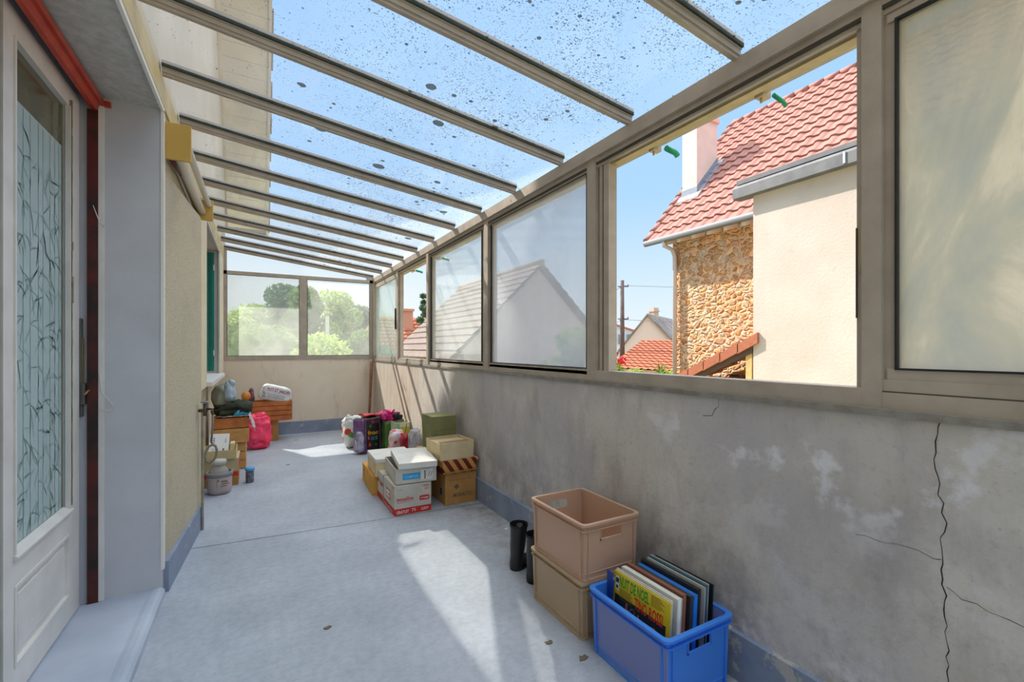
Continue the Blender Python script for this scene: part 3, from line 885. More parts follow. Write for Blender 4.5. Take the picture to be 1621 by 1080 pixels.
m.build('eaves_gutter', mat('grey_gutter_zinc', srgb(128, 132, 136), .5, metal=.3), hr)

# ================================================================== BOXES AND BAGS
def TR(x, y, z=0, rz=0): return Matrix.Translation((x, y, z)) @ Matrix.Rotation(R(rz), 4, 'Z')
def mcard(name, a, b, sc=8): return mat(name, a, .85, b, sc, bump=.12, bscale=90)
M_CARD = mcard('brown_cardboard', srgb(190, 140, 78), srgb(176, 124, 64))
M_CARD2 = mcard('ochre_cardboard', srgb(206, 164, 96), srgb(192, 148, 82))
M_ORCARD = mcard('orange_cardboard', srgb(222, 166, 74), srgb(206, 148, 58))
M_CREAMC = mcard('cream_cardboard', srgb(226, 206, 164), srgb(212, 190, 148))
M_GREYC = mcard('grey_white_cardboard', srgb(206, 200, 186), srgb(190, 184, 170))
M_WHITEC = mcard('white_cardboard', srgb(228, 224, 216), srgb(216, 212, 204))
M_INK = mat('black_ink', srgb(52, 48, 48), .8)
M_REDINK = mat('red_ink', srgb(206, 44, 38), .7)
M_BLUEINK = mat('sky_blue_label', srgb(54, 158, 210), .6)
M_WHITEINK = mat('white_ink', srgb(236, 234, 230), .7)
M_BLUE2 = mat('dark_blue_ink', srgb(40, 70, 150), .7)

def closed_box(m, x0, x1, y0, y1, z0, z1, seam='x', gap=.004):
    """carton: body with two top flaps meeting in a visible seam"""
    m.cbox(x0, x1, y0, y1, z0, z1 - .006, .003)
    cx, cy = (x0 + x1) / 2, (y0 + y1) / 2
    if seam == 'x':
        m.box(x0 + .001, x1 - .001, y0 + .001, cy - gap / 2, z1 - .006, z1); m.box(x0 + .001, x1 - .001, cy + gap / 2, y1 - .001, z1 - .006, z1)
    else:
        m.box(x0 + .001, cx - gap / 2, y0 + .001, y1 - .001, z1 - .006, z1); m.box(cx + gap / 2, x1 - .001, y0 + .001, y1 - .001, z1 - .006, z1)
def tray(m, x0, x1, y0, y1, z0, z1, t=.005):
    m.box(x0, x1, y0, y1, z0, z0 + t)
    m.box(x0, x0 + t, y0, y1, z0 + t, z1); m.box(x1 - t, x1, y0, y1, z0 + t, z1)
    m.box(x0 + t, x1 - t, y0, y0 + t, z0 + t, z1); m.box(x0 + t, x1 - t, y1 - t, y1, z0 + t, z1)

# -- red and white carton (group in the middle of the floor)
b = thing('cardboard_box', 'grey carton with red lettering and a red band, front of the floor pile', 'box', (1.10, 3.93, 0))
m = MB(); closed_box(m, .95, 1.255, 3.64, 4.235, 0, .238)
m.build('carton_body', M_GREYC, b)
m = MB()
m.quad((.95, 3.64, .002), (1, 0, 0), (0, 0, 1), .305, .052, .001)
m.quad((.95, 4.235, .002), (0, -1, 0), (0, 0, 1), .595, .052, .001)
m.build('red_band', M_REDINK, b)
m = MB(); U, V = (1, 0, 0), (0, 0, 1)
m.text('mousline', (.968, 3.64, .112), U, V, .135, .034, .0014, .02)
m.quad((.968, 3.64, .100), U, V, .125, .003, .0014)
m.text('0900', (1.185, 3.64, .205), U, V, .05, .018, .0014, .01); m.text('031', (1.198, 3.64, .180), U, V, .034, .018, .0014, .01)
m.text('de maggi', (.965, 3.64, .200), U, V, .05, .010, .0014)
m.prism([(1.155, .105), (1.163, .097), (1.232, .097), (1.240, .105), (1.240, .128), (1.232, .136), (1.163, .136), (1.155, .128)], 'y', 3.6385, 3.6395)
m.m = 1; m.text('maggi', (1.166, 3.638, .108), U, V, .063, .016, .0014, .01)
m.text('GRATUIT', (.966, 3.64, .012), U, V, .10, .026, .0022, .01); m.text('7%', (1.09, 3.64, .018), U, V, .035, .024, .0022); m.text('GRP', (1.17, 3.64, .016), U, V, .06, .022, .0022)
m.m = 0
U2 = (0, -1, 0)
m.text('line', (.95, 4.13, .13), U2, V, .11, .05, .0014, .02)
m.text('line', (.95, 4.23, .14), U2, V, .06, .05, .0014, .02)
m.quad((.95, 3.90, .095), U2, V, .12, .075, .0014)
m.text('YO', (.95, 3.72, .200), U2, V, .05, .022, .0014)
m.m = 1; m.quad((.95, 3.89, .105), U2, V, .10, .055, .002); m.m = 0
m.text('maggi', (.95, 3.88, .115), U2, V, .08, .03, .0026, .01)
m.m = 1; m.text('mousline', (.95, 3.98, .012), U2, V, .28, .026, .0022)
m.build('lettering', [M_REDINK, M_WHITEINK], b)
m = MB(); m.box(.947, .9505, 4.00, 4.014, 0, .243); m.box(.947, 1.258, 4.00, 4.014, .238, .243)
m.build('strap', mat('grey_tape', srgb(150, 144, 134), .6), b)

# -- orange carton behind
b = thing('cardboard_box', 'low orange cardboard box on the floor behind the red and white carton', 'box', (1.05, 4.55, 0))
m = MB(TR(.905, 4.255, 0, -3)); closed_box(m, 0, .30, 0, .60, 0, .172, 'y')
m.build('carton_body', [M_ORCARD], b)
m = MB(TR(.905, 4.255, 0, -3)); m.text('HP', (0, .52, .10), (0, -1, 0), V, .10, .035, .001); m.text('25', (0, .50, .065), (0, -1, 0), V, .06, .025, .001)
m.build('lettering', mat('brown_ink', srgb(120, 84, 50), .8), b)

# -- white carton on the orange one
b = thing('cardboard_box', 'off-white flat-topped box resting on the orange cardboard box', 'box', (1.10, 4.45, .172))
m = MB(TR(.93, 4.20, 0, -2)); m.cbox(0, .36, .012, .44, .174, .325, .004)
m.build('carton_body', M_CREAMC, b)
m = MB(TR(.93, 4.20, 0, -2)); m.cbox(-.004, .364, .008, .444, .300, .336, .003)
m.build('box_lid', M_WHITEC, b)

# -- grey shoe-box with a blue label on the carton
b = thing('storage_box', 'grey box with sky-blue label on top of the red and white carton', 'box', (1.12, 3.9, .245))
T = TR(.965, 3.66, 0, -4)
m = MB(T); tray(m, 0, .335, 0, .50, .245, .365, .006)
m.build('box_body', M_GREYC, b)
m = MB(T); m.quad((.055, 0, .275), U, V, .145, .052, .001); m.m = 1; m.text('COMPASS', (.068, 0, .288), U, V, .115, .022, .002, .01)
m.m = 0
m.build('blue_label', [M_BLUEINK, mat('pale_blue_ink', srgb(150, 204, 232), .7)], b)
m = MB(T); m.quad((.205, 0, .262), U, V, .10, .085, .0006); m.m = 1; m.quad((.232, 0, .268), U, V, .012, .070, .0014); m.text('//', (.262, 0, .285), U, V, .04, .04, .0014)
m.build('paper_label', [M_WHITEC, mat('grey_ink', srgb(120, 116, 106), .8)], b)
# -- white lid askew over it
b = thing('box_lid', 'white shallow lid lying askew on top of the grey blue-labelled box', 'lid', (1.13, 3.88, .37))
T = Matrix.Translation((.985, 3.645, .367)) @ Matrix.Rotation(R(-7), 4, 'Z') @ Matrix.Rotation(R(1.5), 4, 'X')
m = MB(T); m.cbox(0, .315, 0, .50, 0, .048, .003)
m.build('lid_top', M_WHITEC, b)
m = MB(T); m.box(.02, .295, .215, .221, .048, .0495)
m.build('paper_flap', M_WHITEINK, b)

# -- brown carton by the wall
b = thing('cardboard_box', 'large brown cardboard box on the floor by the right wall, bottom of its stack', 'box', (1.53, 3.82, 0))
T = TR(1.392, 3.675, 0, 1)
m = MB(T); closed_box(m, 0, .292, 0, .31, 0, .262)
m.build('carton_body', M_CARD, b)
m = MB(T); m.text('MONASTIC', (.075, 0, .06), U, V, .18, .034, .0012, .02); m.text('de la cave du Roussillon', (.04, 0, .205), U, V, .21, .014, .0012)
m.prism([(.08, .150), (.105, .125), (.13, .150), (.105, .175)], 'y', -.0016, -.001)
m.build('lettering', mat('grey_brown_ink', srgb(104, 92, 78), .8), b)
m = MB(T); m.quad((0, .12, .07), (0, -1, 0), V, .05, .06, .001)
m.build('blue_sticker', M_BLUE2, b)
# -- striped carton on it
def m_stripes():
    g = NT('maroon_and_ochre_stripes')
    x = g.xyz()
    v = g.math('ADD', g.math('MULTIPLY', x[0], 11.5), g.math('MULTIPLY', x[2], 8.5))
    fr = g.math('FRACT', g.math('ADD', v, 10.35))
    c = g.mix(g.math('GREATER_THAN', fr, .5), srgb(214, 158, 84), srgb(112, 34, 32))
    g.pbr(c, .8); return g.m
b = thing('striped_box', 'ochre box with diagonal maroon stripes, sandwiched in stack by right wall', 'box', (1.53, 3.8, .262))
T = TR(1.36, 3.645, 0, 2)
m = MB(T)
m.hexa([(.02, .03, .264), (.32, .03, .264), (.32, .34, .264), (.02, .34, .264)], [(0, 0, .385), (.335, 0, .385), (.335, .34, .385), (0, .34, .385)])
m.build('carton_body', m_stripes(), b)
m = MB(T); m.hexa([(-.005, -.012, .292), (.335, -.014, .296), (.325, .026, .270), (.015, .028, .268)], [(-.005, -.016, .296), (.335, -.018, .300), (.325, .03, .276), (.015, .03, .272)])
m.build('carton_flap', M_CARD2, b)
# -- open cream box
b = thing('open_box', 'open cream shoebox on top of the maroon-striped box', 'box', (1.5, 3.82, .386))
T = Matrix.Translation((1.34, 3.655, .388)) @ Matrix.Rotation(R(3), 4, 'Z')
m = MB(T); m.m = 0
x0, x1, y0, y1, h = 0, .325, 0, .33, .148
for (q, r_) in (((.008, .008), (.317, .008)), ((.317, .008), (.317, .322)), ((.317, .322), (.008, .322)), ((.008, .322), (.008, .008))):
    nx, ny = (r_[1] - q[1]), -(r_[0] - q[0]); L = math.hypot(nx, ny); nx /= L; ny /= L
    o = .008
    m.hexa([(q[0], q[1], 0), (r_[0], r_[1], 0), (r_[0] - nx * .005, r_[1] - ny * .005, 0), (q[0] - nx * .005, q[1] - ny * .005, 0)],
           [(q[0] + nx * o, q[1] + ny * o, h), (r_[0] + nx * o, r_[1] + ny * o, h), (r_[0] + nx * (o - .005), r_[1] + ny * (o - .005), h), (q[0] + nx * (o - .005), q[1] + ny * (o - .005), h)])
m.box(.008, .317, .008, .322, 0, .005)
m.build('box_body', M_CREAMC, b)
m = MB(T); m.hexa([(.01, .10, .125), (.31, .10, .125), (.31, .30, .125), (.01, .30, .125)], [(.01, .10, .129), (.31, .10, .129), (.31, .30, .129), (.01, .30, .129)])
m.box(.01, .31, .098, .102, .128, .146)
m.build('inner_flap', mat('cream_card_inside', srgb(206, 184, 146), .85), b)
# -- khaki green box on top
M_KHAKI = mcard('khaki_green_card', srgb(128, 128, 84), srgb(118, 118, 76))
b = thing('storage_box', 'khaki green square box, topmost of the stack by the right wall', 'box', (1.49, 4.16, .55))
T = TR(1.395, 4.01, 0, 3)
m = MB(T); m.cbox(0, .24, 0, .26, .40, .70, .003)
m.build('box_body', M_KHAKI, b)
m = MB(T); m.cbox(-.003, .243, -.003, .263, .585, .715, .003)
m.build('box_lid', M_KHAKI, b)
# -- carton with a picture, behind
b = thing('cardboard_box', 'plain brown carton with grey printed picture, standing behind the open cream box', 'box', (1.5, 4.25, 0))
T = TR(1.345, 4.005, 0, 2)
m = MB(T); closed_box(m, 0, .33, 0, .32, 0, .395)
m.build('carton_body', M_CARD2, b)
m = MB(T)
m.quad((0, .25, .12), (0, -1, 0), V, .18, .24, .001); m.m = 1
for k in range(12):
    a = random.uniform(0, .13); z = .13 + random.uniform(0, .18)
    m.quad((0, .24 - a, z), (0, -1, .3), V, random.uniform(.01, .04), random.uniform(.01, .05), .0016)
m.build('printed_picture', [mat('pale_print', srgb(196, 176, 132), .8), mat('grey_print', srgb(110, 100, 84), .8)], b)

# ---- soft bags
def bagshape(m, c, sx, sy, sz, seed=0, n=36, e1=.55, e2=.6, wr=.05, freq=9, taper=.15, lean=(0, 0), gather=0.0, flat=.0):
    """crumpled sack: super-ellipsoid with folds; base stands on c.z"""
    off = Vector((seed * 3.1, seed * 1.7, seed * .9))
    def sg(v, e): return math.copysign(abs(v) ** e, v)
    def fn(u, v):
        th = u * 2 * math.pi; ph = (v - .5) * math.pi
        cx = sg(math.cos(ph), e1) * sg(math.cos(th), e2); cy = sg(math.cos(ph), e1) * sg(math.sin(th), e2); cz = sg(math.sin(ph), e1)
        z01 = (cz + 1) / 2
        k = 1 - taper * z01 - gather * max(0, z01 - .6) ** 1.0 * 1.6
        k = max(k, .08)
        p = Vector((cx * sx / 2 * k, cy * sy / 2 * k, z01 * sz))
        q = p * freq + off
        d = noise.noise(q) * 1.0 + noise.noise(q * 2.3) * .55 + noise.noise(q * 4.9) * .3
        rdg = 1 - abs(noise.noise(Vector((q.x * 1.2, q.y * 1.2, q.z * .5)) + Vector((5, 5, 5)))) * 2
        amp = wr * 1.7 * min(sx, sy, sz) * (0.35 + .65 * min(1, z01 * 3))
        nrm = Vector((cx, cy, cz * .7)); 
        if nrm.length > 0: nrm.normalize()
        crs = abs(noise.noise(Vector((q.x * .9 + 3, q.y * .9, q.z * .9)))) * 2
        p += nrm * (d * amp * .8 + rdg * amp * .7 - (1 - min(1, crs * 3)) * amp * .9)
        p.z = max(p.z, 0.0)
        p.x += lean[0] * z01; p.y += lean[1] * z01
        return (c[0] + p.x, c[1] + p.y, c[2] + p.z)
    m.grid(fn, n, int(n * .8), True)
    return m
def m_print(name, base, cols, scale=14, rough=.35, seed=0):
    """plastic with irregular coloured print"""
    g = NT(name)
    v = g.vor(scale, vec=g.mp((1, 1, 1), (seed, seed * 2, 0)))
    sel = g.n('ShaderNodeSeparateColor'); g.l(v.outputs['Color'], sel.inputs[0])
    c = base
    for k, (col, a, b_) in enumerate(cols):
        f1 = g.math('GREATER_THAN', sel.outputs[0], a); f2 = g.math('LESS_THAN', sel.outputs[0], b_)
        near = g.math('LESS_THAN', v.outputs['Distance'], .42)
        c = g.mix(g.math('MULTIPLY', g.math('MULTIPLY', f1, f2), near), c, col)
    g.pbr(c, rough, 0, g.bump(g.noise(40, 4), .3, .006), .5)
    return g.m
M_PL_WHITE = mat('white_plastic_film', srgb(226, 226, 222), .35, srgb(206, 208, 208), 9, bump=.4, bscale=30)
M_PL_GREY = mat('grey_blue_plastic_film', srgb(176, 192, 204), .3, srgb(150, 164, 170), 9, bump=.5, bscale=26)
M_PL_KHA = mat('khaki_plastic_film', srgb(150, 148, 126), .35, srgb(130, 130, 112), 8, bump=.4, bscale=26)

def handles(m, c, w_, h, ax='x', r=.004):
    pts = []
    for k in range(13):
        a = math.pi * k / 12
        dx = -math.cos(a) * w_ / 2; dz = math.sin(a) * h
        pts.append((c[0] + (dx if ax == 'x' else 0), c[1] + (dx if ax == 'y' else 0), c[2] + dz))
    m.tube(pts, r, 6)

# white bag with red fruit and green leaves
b = thing('shopping_bag', 'white plastic bag printed with red and green, leftmost of the bags', 'bag', (1.17, 6.52, 0))
bagshape(MB(), (1.16, 6.50, 0), .30, .26, .40, 3, 40, .5, .45, .06, 9, .12, (-.03, .02)).build('bag_body', m_print('white_bag_print', srgb(222, 222, 214), [(srgb(206, 56, 40), .62, .82), (srgb(96, 150, 70), .1, .26)], 9, .4, 2), b)
bagshape(MB(), (1.06, 6.46, .30), .10, .12, .14, 8, 20, .7, .7, .12, 14, .5).build('knotted_top', M_PL_WHITE, b)

# dark woven shopper
b = thing('shopping_bag', 'large black shopper with bright childish lettering and violet sides', 'bag', (1.30, 6.1, 0))
T = TR(1.165, 5.955, 0, 18) @ Matrix.Rotation(R(-4), 4, 'X')
m = MB(T); m.m = 0
def sackbox(m, x0, x1, y0, y1, z0, z1, seed, amp=.012, n=10):
    off = Vector((seed, seed * 2.3, seed * .7))
    bm = bmesh.new(); bmesh.ops.create_cube(bm, size=1)
    bmesh.ops.subdivide_edges(bm, edges=bm.edges[:], cuts=n, use_grid_fill=True)
    for v in bm.verts:
        p = Vector(((x0 + x1) / 2 + v.co.x * (x1 - x0), (y0 + y1) / 2 + v.co.y * (y1 - y0), z0 + (v.co.z + .5) * (z1 - z0)))
        k = noise.noise_vector(p * 9 + off) + noise.noise_vector(p * 22 + off) * .5
        bulge = 1 + .05 * (1 - (2 * v.co.z) ** 2)
        p.x = (x0 + x1) / 2 + (p.x - (x0 + x1) / 2) * bulge
        p.y = (y0 + y1) / 2 + (p.y - (y0 + y1) / 2) * bulge
        p += k * amp
        if v.co.z < -.49: p.z = z0
        v.co = p
    m.bm(bm, True)
sackbox(m, 0, .26, 0, .22, 0, .445, 4, .012)
m.build('bag_body', [mat('black_woven_plastic', srgb(44, 32, 34), .35, srgb(30, 26, 26), 10)], b)
m = MB(T)
sackbox(m, -.012, .01, -.01, .225, .01, .44, 5, .01, 8)
m.box(.225, .238, -.016, -.010, .01, .44); m.box(.02, .033, -.016, -.010, .01, .44)
m.build('violet_side', mat('violet_woven_plastic', srgb(104, 64, 122), .3, srgb(120, 92, 140), 8, bump=.3), b)
m = MB(T); U, V = (1, 0, 0), (0, 0, 1)
yT = -.017
m.m = 0; m.text('fnac', (.055, yT, .235), U, V, .15, .055, .002, .02)
m.m = 1; m.text('K', (.055, yT, .175), U, V, .035, .045, .002, .03); m.m = 2; m.text('ID', (.10, yT, .165), U, V, .05, .045, .002, .03); m.m = 3; m.text('S', (.158, yT, .165), U, V, .035, .05, .002, .03)
m.m = 4; m.text('&', (.06, yT, .09), U, V, .04, .05, .002, .03); m.m = 3; m.text('+', (.15, yT, .09), U, V, .03, .03, .002, .03); m.text('@', (.075, yT, .325), U, V, .04, .04, .002)
m.m = 5; m.text('10-17', (.11, yT, .375), U, V, .11, .04, .002, .01)
m.build('lettering', [mat('yellow_print', srgb(220, 160, 40), .5), mat('orange_print', srgb(206, 96, 40), .5), mat('blue_print', srgb(50, 120, 200), .5), mat('green_print', srgb(60, 150, 90), .5), mat('vermilion_print', srgb(214, 60, 46), .5), mat('pink_print', srgb(206, 60, 120), .5)], b)
# clear crumple in front of the violet side
bagshape(MB(), (1.125, 6.0, .02), .10, .16, .26, 12, 26, .6, .6, .12, 14, .2).build('clear_pocket', mat('crinkled_clear_plastic', srgb(150, 140, 168), .15, srgb(196, 190, 206), 16, bump=.6), b)

# red folded plastic and magenta ribbon bag
m = MB(); m.grid(lambda u, v: (1.20 + u * .36 - v * .03, 6.10 + v * .24, .455 + .02 * math.sin(u * 5 + v * 3) + .012 * noise.noise(Vector((u * 6, v * 6, 1)))), 20, 14)
ob = m.build('plastic_sheet', mat('red_plastic_sheet', srgb(214, 44, 48), .35, srgb(190, 30, 36), 8), label='flat red plastic sheet lying across the black shopper top', cat='sheet')
sm = ob.modifiers.new('s', 'SOLIDIFY'); sm.thickness = .022; sm.offset = 0
bagshape(MB(), (1.50, 5.98, .395), .20, .16, .12, 21, 30, .8, .8, .28, 16, .3).build('plastic_bag', mat('magenta_plastic', srgb(214, 30, 130), .35, srgb(180, 16, 104), 14, bump=.6), label='crumpled magenta plastic bag between red sheet and black cloth', cat='bag')
bagshape(MB(), (1.585, 6.02, .40), .10, .22, .09, 25, 26, .8, .8, .25, 14, .3, (0, -.06)).build('cloth', mat('black_cloth', srgb(44, 50, 54), .8, srgb(28, 30, 34), 12), label='small dark cloth beside the magenta bag, by the right wall', cat='cloth')

# green bag
b = MB(TR(1.425, 5.90, 0, 8)); sackbox(b, 0, .10, 0, .30, 0, .40, 8, .014, 8)
b.build('shopping_bag', m_print('green_bag_print', srgb(74, 110, 44), [(srgb(40, 150, 40), .5, .8), (srgb(120, 70, 40), .15, .3), (srgb(60, 60, 40), .3, .45)], 12, .5, 5), label='narrow olive and green bag right of the black shopper', cat='bag')
# large pale shopping bag with a yellow and green print
b = thing('shopping_bag', 'open pale shopping bag with yellow band against the right wall', 'bag', (1.57, 5.8, 0))
T = TR(1.50, 5.70, 0, 2)
m = MB(T)
tray(m, 0, .185, 0, .34, 0, .41, .006)
m.build('bag_body', mat('pale_green_woven', srgb(206, 214, 184), .5, srgb(226, 218, 188), 7), b)
m = MB(T); m.quad((.0, 0, .25), U, V, .185, .10, .002); m.m = 1; m.quad((.0, 0, .0), U, V, .05, .40, .003); m.m = 2; m.quad((.12, 0, .22), U, V, .05, .05, .004)
m.build('printed_band', [mat('mustard_print', srgb(204, 188, 70), .5), mat('mint_print', srgb(136, 204, 160), .5), mat('leaf_print', srgb(140, 190, 60), .5)], b)
m = MB(T); handles(m, (.09, .0, .39), .10, -.14, 'x', .004); m.tube([(.185, .0, .40), (.19, -.01, .3), (.187, 0, .2)], .004, 6)
m.build('bag_handle', mat('dark_green_handle', srgb(46, 64, 54), .6), b)
# pink and white bag, red bag, clear bag
bagshape(MB(), (1.435, 5.48, 0), .22, .20, .36, 31, 36, .6, .6, .07, 9, .30, (.02, 0)).build('plastic_bag', m_print('pink_white_print', srgb(232, 206, 204), [(srgb(214, 66, 70), .55, .8), (srgb(200, 190, 224), .1, .3)], 13, .4, 9), label='pink and white patterned bag in front of the pale shopping bag', cat='bag')
bagshape(MB(), (1.505, 5.30, 0), .12, .16, .34, 33, 30, .6, .6, .08, 10, .35).build('plastic_bag', mat('crimson_plastic', srgb(190, 24, 44), .35, srgb(130, 14, 30), 9, bump=.4), label='crimson plastic bag between patterned bag and clear bag', cat='bag')
def m_clearbag():
    g = NT('clear_crinkled_bag')
    tr = g.n('ShaderNodeBsdfTransparent'); tr.inputs[0].default_value = (.92, .93, .95, 1)
    p = g.pbr(srgb(204, 204, 210), .2, 0, g.bump(g.noise(30, 5), .8, .01), .6, link=False)
    g.l(g.mixs(g.ramp(g.noise(9, 4), [(.35, .45), (.6, .85)]), tr.outputs[0], p), g.out.inputs[0]); return g.m
b = thing('plastic_bag', 'clear crinkled plastic bag with red strip inside, right of the crimson bag', 'bag', (1.59, 5.1, 0))
bagshape(MB(), (1.575, 5.12, 0), .17, .18, .42, 37, 36, .55, .6, .08, 10, .25).build('bag_body', m_clearbag(), b)
m = MB(Matrix.Translation((1.50, 5.025, .09)) @ Matrix.Rotation(R(18), 4, 'Y')); m.cbox(0, .03, 0, .012, 0, .12, .003)
m.build('red_strip', M_REDINK, b)
m = MB(); m.cbox(1.56, 1.62, 5.03, 5.045, .08, .12, .003)
m.build('blue_label', M_BLUE2, b)

# ---- left-hand pile by the end wall
M_CRATE = mat('orange_brown_crate_wood', srgb(206, 128, 66), .75, srgb(170, 96, 46), 7, bump=.3, bscale=50)
M_CRATE2 = mat('pale_crate_wood', srgb(214, 164, 98), .75, srgb(196, 142, 78), 7, bump=.3, bscale=50)
def slat_crate(name, label, x0, x1, y0, y1, z0, z1, n, mm, group=None):
    t = thing(name, label, 'crate', ((x0 + x1) / 2, (y0 + y1) / 2, z0), group)
    m = MB(); m.cbox(x0 + .012, x1 - .012, y0 + .012, y1 - .012, z0, z0 + .012, .002); m.build('base_board', mm, t)
    h = (z1 - z0 - .012) / n
    def side(nm, ya, yb, xa, xb):
        m = MB()
        for k in range(n):
            za = z0 + .006 + k * h
            m.cbox(xa, xb, ya, yb, za + .003, za + h - .006, .002)
        m.build(nm, mm, t)
    side('side_slats', y0, y0 + .011, x0, x1); side('side_slats', y1 - .011, y1, x0, x1)
    side('end_slats', y0 + .011, y1 - .011, x0, x0 + .011); side('end_slats', y0 + .011, y1 - .011, x1 - .011, x1)
    for px_ in (x0 + .012, x1 - .036):
        for py_ in (y0 + .012, y1 - .036):
            m = MB(); m.box(px_, px_ + .024, py_, py_ + .024, z0 + .012, z1); m.build('corner_post', mm, t)
    return t
b = thing('cardboard_box', 'brown carton with an orange mark, under the wide slatted crate', 'box', (.08, 7.6, 0))
m = MB(); closed_box(m, -.11, .252, 7.46, 7.74, 0, .30); m.build('carton_body', M_CARD, b)
m = MB(); m.prism([(.14 + .045 * math.cos(a * math.pi / 6), .15 + .035 * math.sin(a * math.pi / 6)) for a in range(12)], 'y', 7.4585, 7.4595); m.build('orange_mark', mat('orange_red_ink', srgb(222, 96, 50), .7), b)
slat_crate('wooden_crate', 'wide slatted orange wooden crate raised on the brown carton by the end wall', -.13, .43, 7.38, 7.72, .302, .592, 4, M_CRATE)
# white bag of potting mix
b = thing('plastic_bag', 'white bag with dark red lettering lying in the wide slatted crate', 'bag', (.2, 7.5, .60))
T = Matrix.Translation((.19, 7.50, .575)) @ Matrix.Rotation(R(16), 4, 'Y')
bagshape(MB(T), (-.0, 0, .0), .45, .22, .225, 41, 44, .35, .45, .035, 8, .22).build('bag_body', M_PL_WHITE, b)
m = MB(T); m.text('POT ET JARDIN', (-.13, -.112, .125), (1, .04, 0), V, .30, .062, .006, .01)
m.m = 1
for k in range(3): m.quad((-.10, -.118, .095 - k * .02), (1, 0, 0), V, .22, .005, .006)
m.text('2L', (-.175, -.114, .04), (1, 0, 0), V, .045, .075, .006, .02)
m.build('lettering', [mat('dark_red_print', srgb(150, 34, 56), .6), mat('grey_print_2', srgb(100, 100, 110), .6)], b)
m = MB(); handles(m, (.20, 7.56, .70), .17, .11, 'x', .008); m.build('basket_handle', mat('black_handle', srgb(44, 44, 42), .6), label='black arched carrying handle sticking up behind the white lettered bag', cat='handle')
bagshape(MB(), (-.095, 7.50, .575), .10, .14, .20, 44, 22, .7, .7, .1, 10, .5).build('plastic_bag', mat('purple_brown_plastic', srgb(112, 70, 84), .5), label='small purple-brown bag between the orange gourd and the white lettered bag', cat='bag')
MB().lathe([(.0, 0), (.035, .004), (.056, .04), (.058, .075), (.045, .115), (.02, .135), (0, .138)], (-.155, 7.44, .60), 18).build('gourd', mat('ochre_orange_skin', srgb(214, 142, 62), .6, srgb(196, 120, 50), 9), label='round ochre gourd at the left end of the wide slatted crate', cat='gourd')

# front pile
M_CR3 = mat('brown_crate_wood', srgb(190, 122, 64), .75, srgb(160, 92, 42), 8, bump=.3, bscale=50)
slat_crate('wooden_crate', 'small pale wooden crate, lowest on the floor behind the blue-lidded jar', -.47, -.125, 5.90, 6.25, 0, .30, 3, M_CRATE2)
b = thing('wooden_box', 'pale ochre wooden box, second in the left pile, behind the leaning paper', 'box', (-.27, 6.0, .30))
m = MB(); tray(m, -.44, -.098, 5.87, 6.25, .302, .458, .01); m.build('box_body', M_CRATE2, b)
m = MB(); m.text('TOMATES', (-.24, 5.87, .41), U, V, .08, .014, .001); m.build('lettering', mat('faint_brown_ink', srgb(140, 100, 56), .8), b)
slat_crate('wooden_crate', 'dark orange wooden crate under the green cloth, top of the left pile', -.44, -.098, 5.87, 6.25, .46, .590, 1, M_CRATE)
# bags and cloth on top
b = thing('plastic_bag', 'bulging khaki and blue-grey plastic bag under the window sill', 'bag', (-.34, 6.1, .66))
bagshape(MB(), (-.345, 6.06, .68), .22, .26, .26, 51, 36, .75, .8, .05, 7, .1).build('bag_body', M_PL_KHA, b)
bagshape(MB(), (-.285, 5.99, .74), .12, .14, .24, 53, 30, .7, .7, .12, 12, .3, (.0, 0)).build('blue_plastic', M_PL_GREY, b)
M_DKG = mat('dark_green_cloth', srgb(58, 64, 42), .9, srgb(34, 38, 28), 9, bump=.6, bscale=30)
bagshape(MB(), (-.26, 6.02, .60), .37, .34, .14, 55, 40, .7, .7, .16, 8, .1, (.02, .0)).build('folded_cloth', M_DKG, label='dark green cloth heaped under the khaki plastic bag', cat='cloth')
bagshape(MB(), (-.175, 5.95, .595), .17, .16, .075, 57, 26, .7, .7, .15, 12, .2).build('plastic_bag', mat('cyan_plastic', srgb(60, 178, 208), .35, srgb(30, 146, 186), 9, bump=.3), label='small cyan blue plastic bag peeking out below the dark green cloth', cat='bag')
def m_crinkle():
    g = NT('speckled_white_film')
    c = g.ramp(g.noise(55, 4, .7), [(.42, srgb(150, 144, 140)), (.55, srgb(220, 214, 210))])
    g.pbr(c, .35, 0, g.bump(g.noise(35, 4), .6, .008), .5); return g.m
m = MB()
def drape(u, v):
    y = 5.86 + .0 * u + v * .30
    if u < .7:
        x = -.40 + u / .7 * .31; z = .600 + .010 * noise.noise(Vector((u * 9, v * 9, 0)))
    else:
        k = (u - .7) / .3
        x = -.088 + .05 * k + .015 * noise.noise(Vector((u * 9, v * 9, 2))); z = .600 - k * .19 * (1 - .3 * v)
    return (x, y + .01 * noise.noise(Vector((u * 12, v * 5, 3))), z)
m.grid(drape, 34, 14)
ob = m.build('plastic_film', m_crinkle(), label='speckled white plastic film hanging over the crate edge by the pink bag', cat='film')
sm = ob.modifiers.new('s', 'SOLIDIFY'); sm.thickness = .004
bagshape(MB(), (-.345, 5.96, .52), .05, .10, .12, 62, 20, .7, .7, .1, 12, .3).build('dark_rag', M_GASK, label='black rag between the wall and the top crate', cat='rag')
# pink bag
bagshape(MB(), (.00, 7.02, 0), .30, .30, .46, 71, 48, .65, .75, .09, 8, .25, (-.02, -.02)).build('plastic_bag', mat('neon_pink_plastic', srgb(255, 78, 116), .3, srgb(250, 40, 84), 7, bump=.5, bscale=24), label='bright pink plastic bag on the floor beside the left pile', cat='bag')

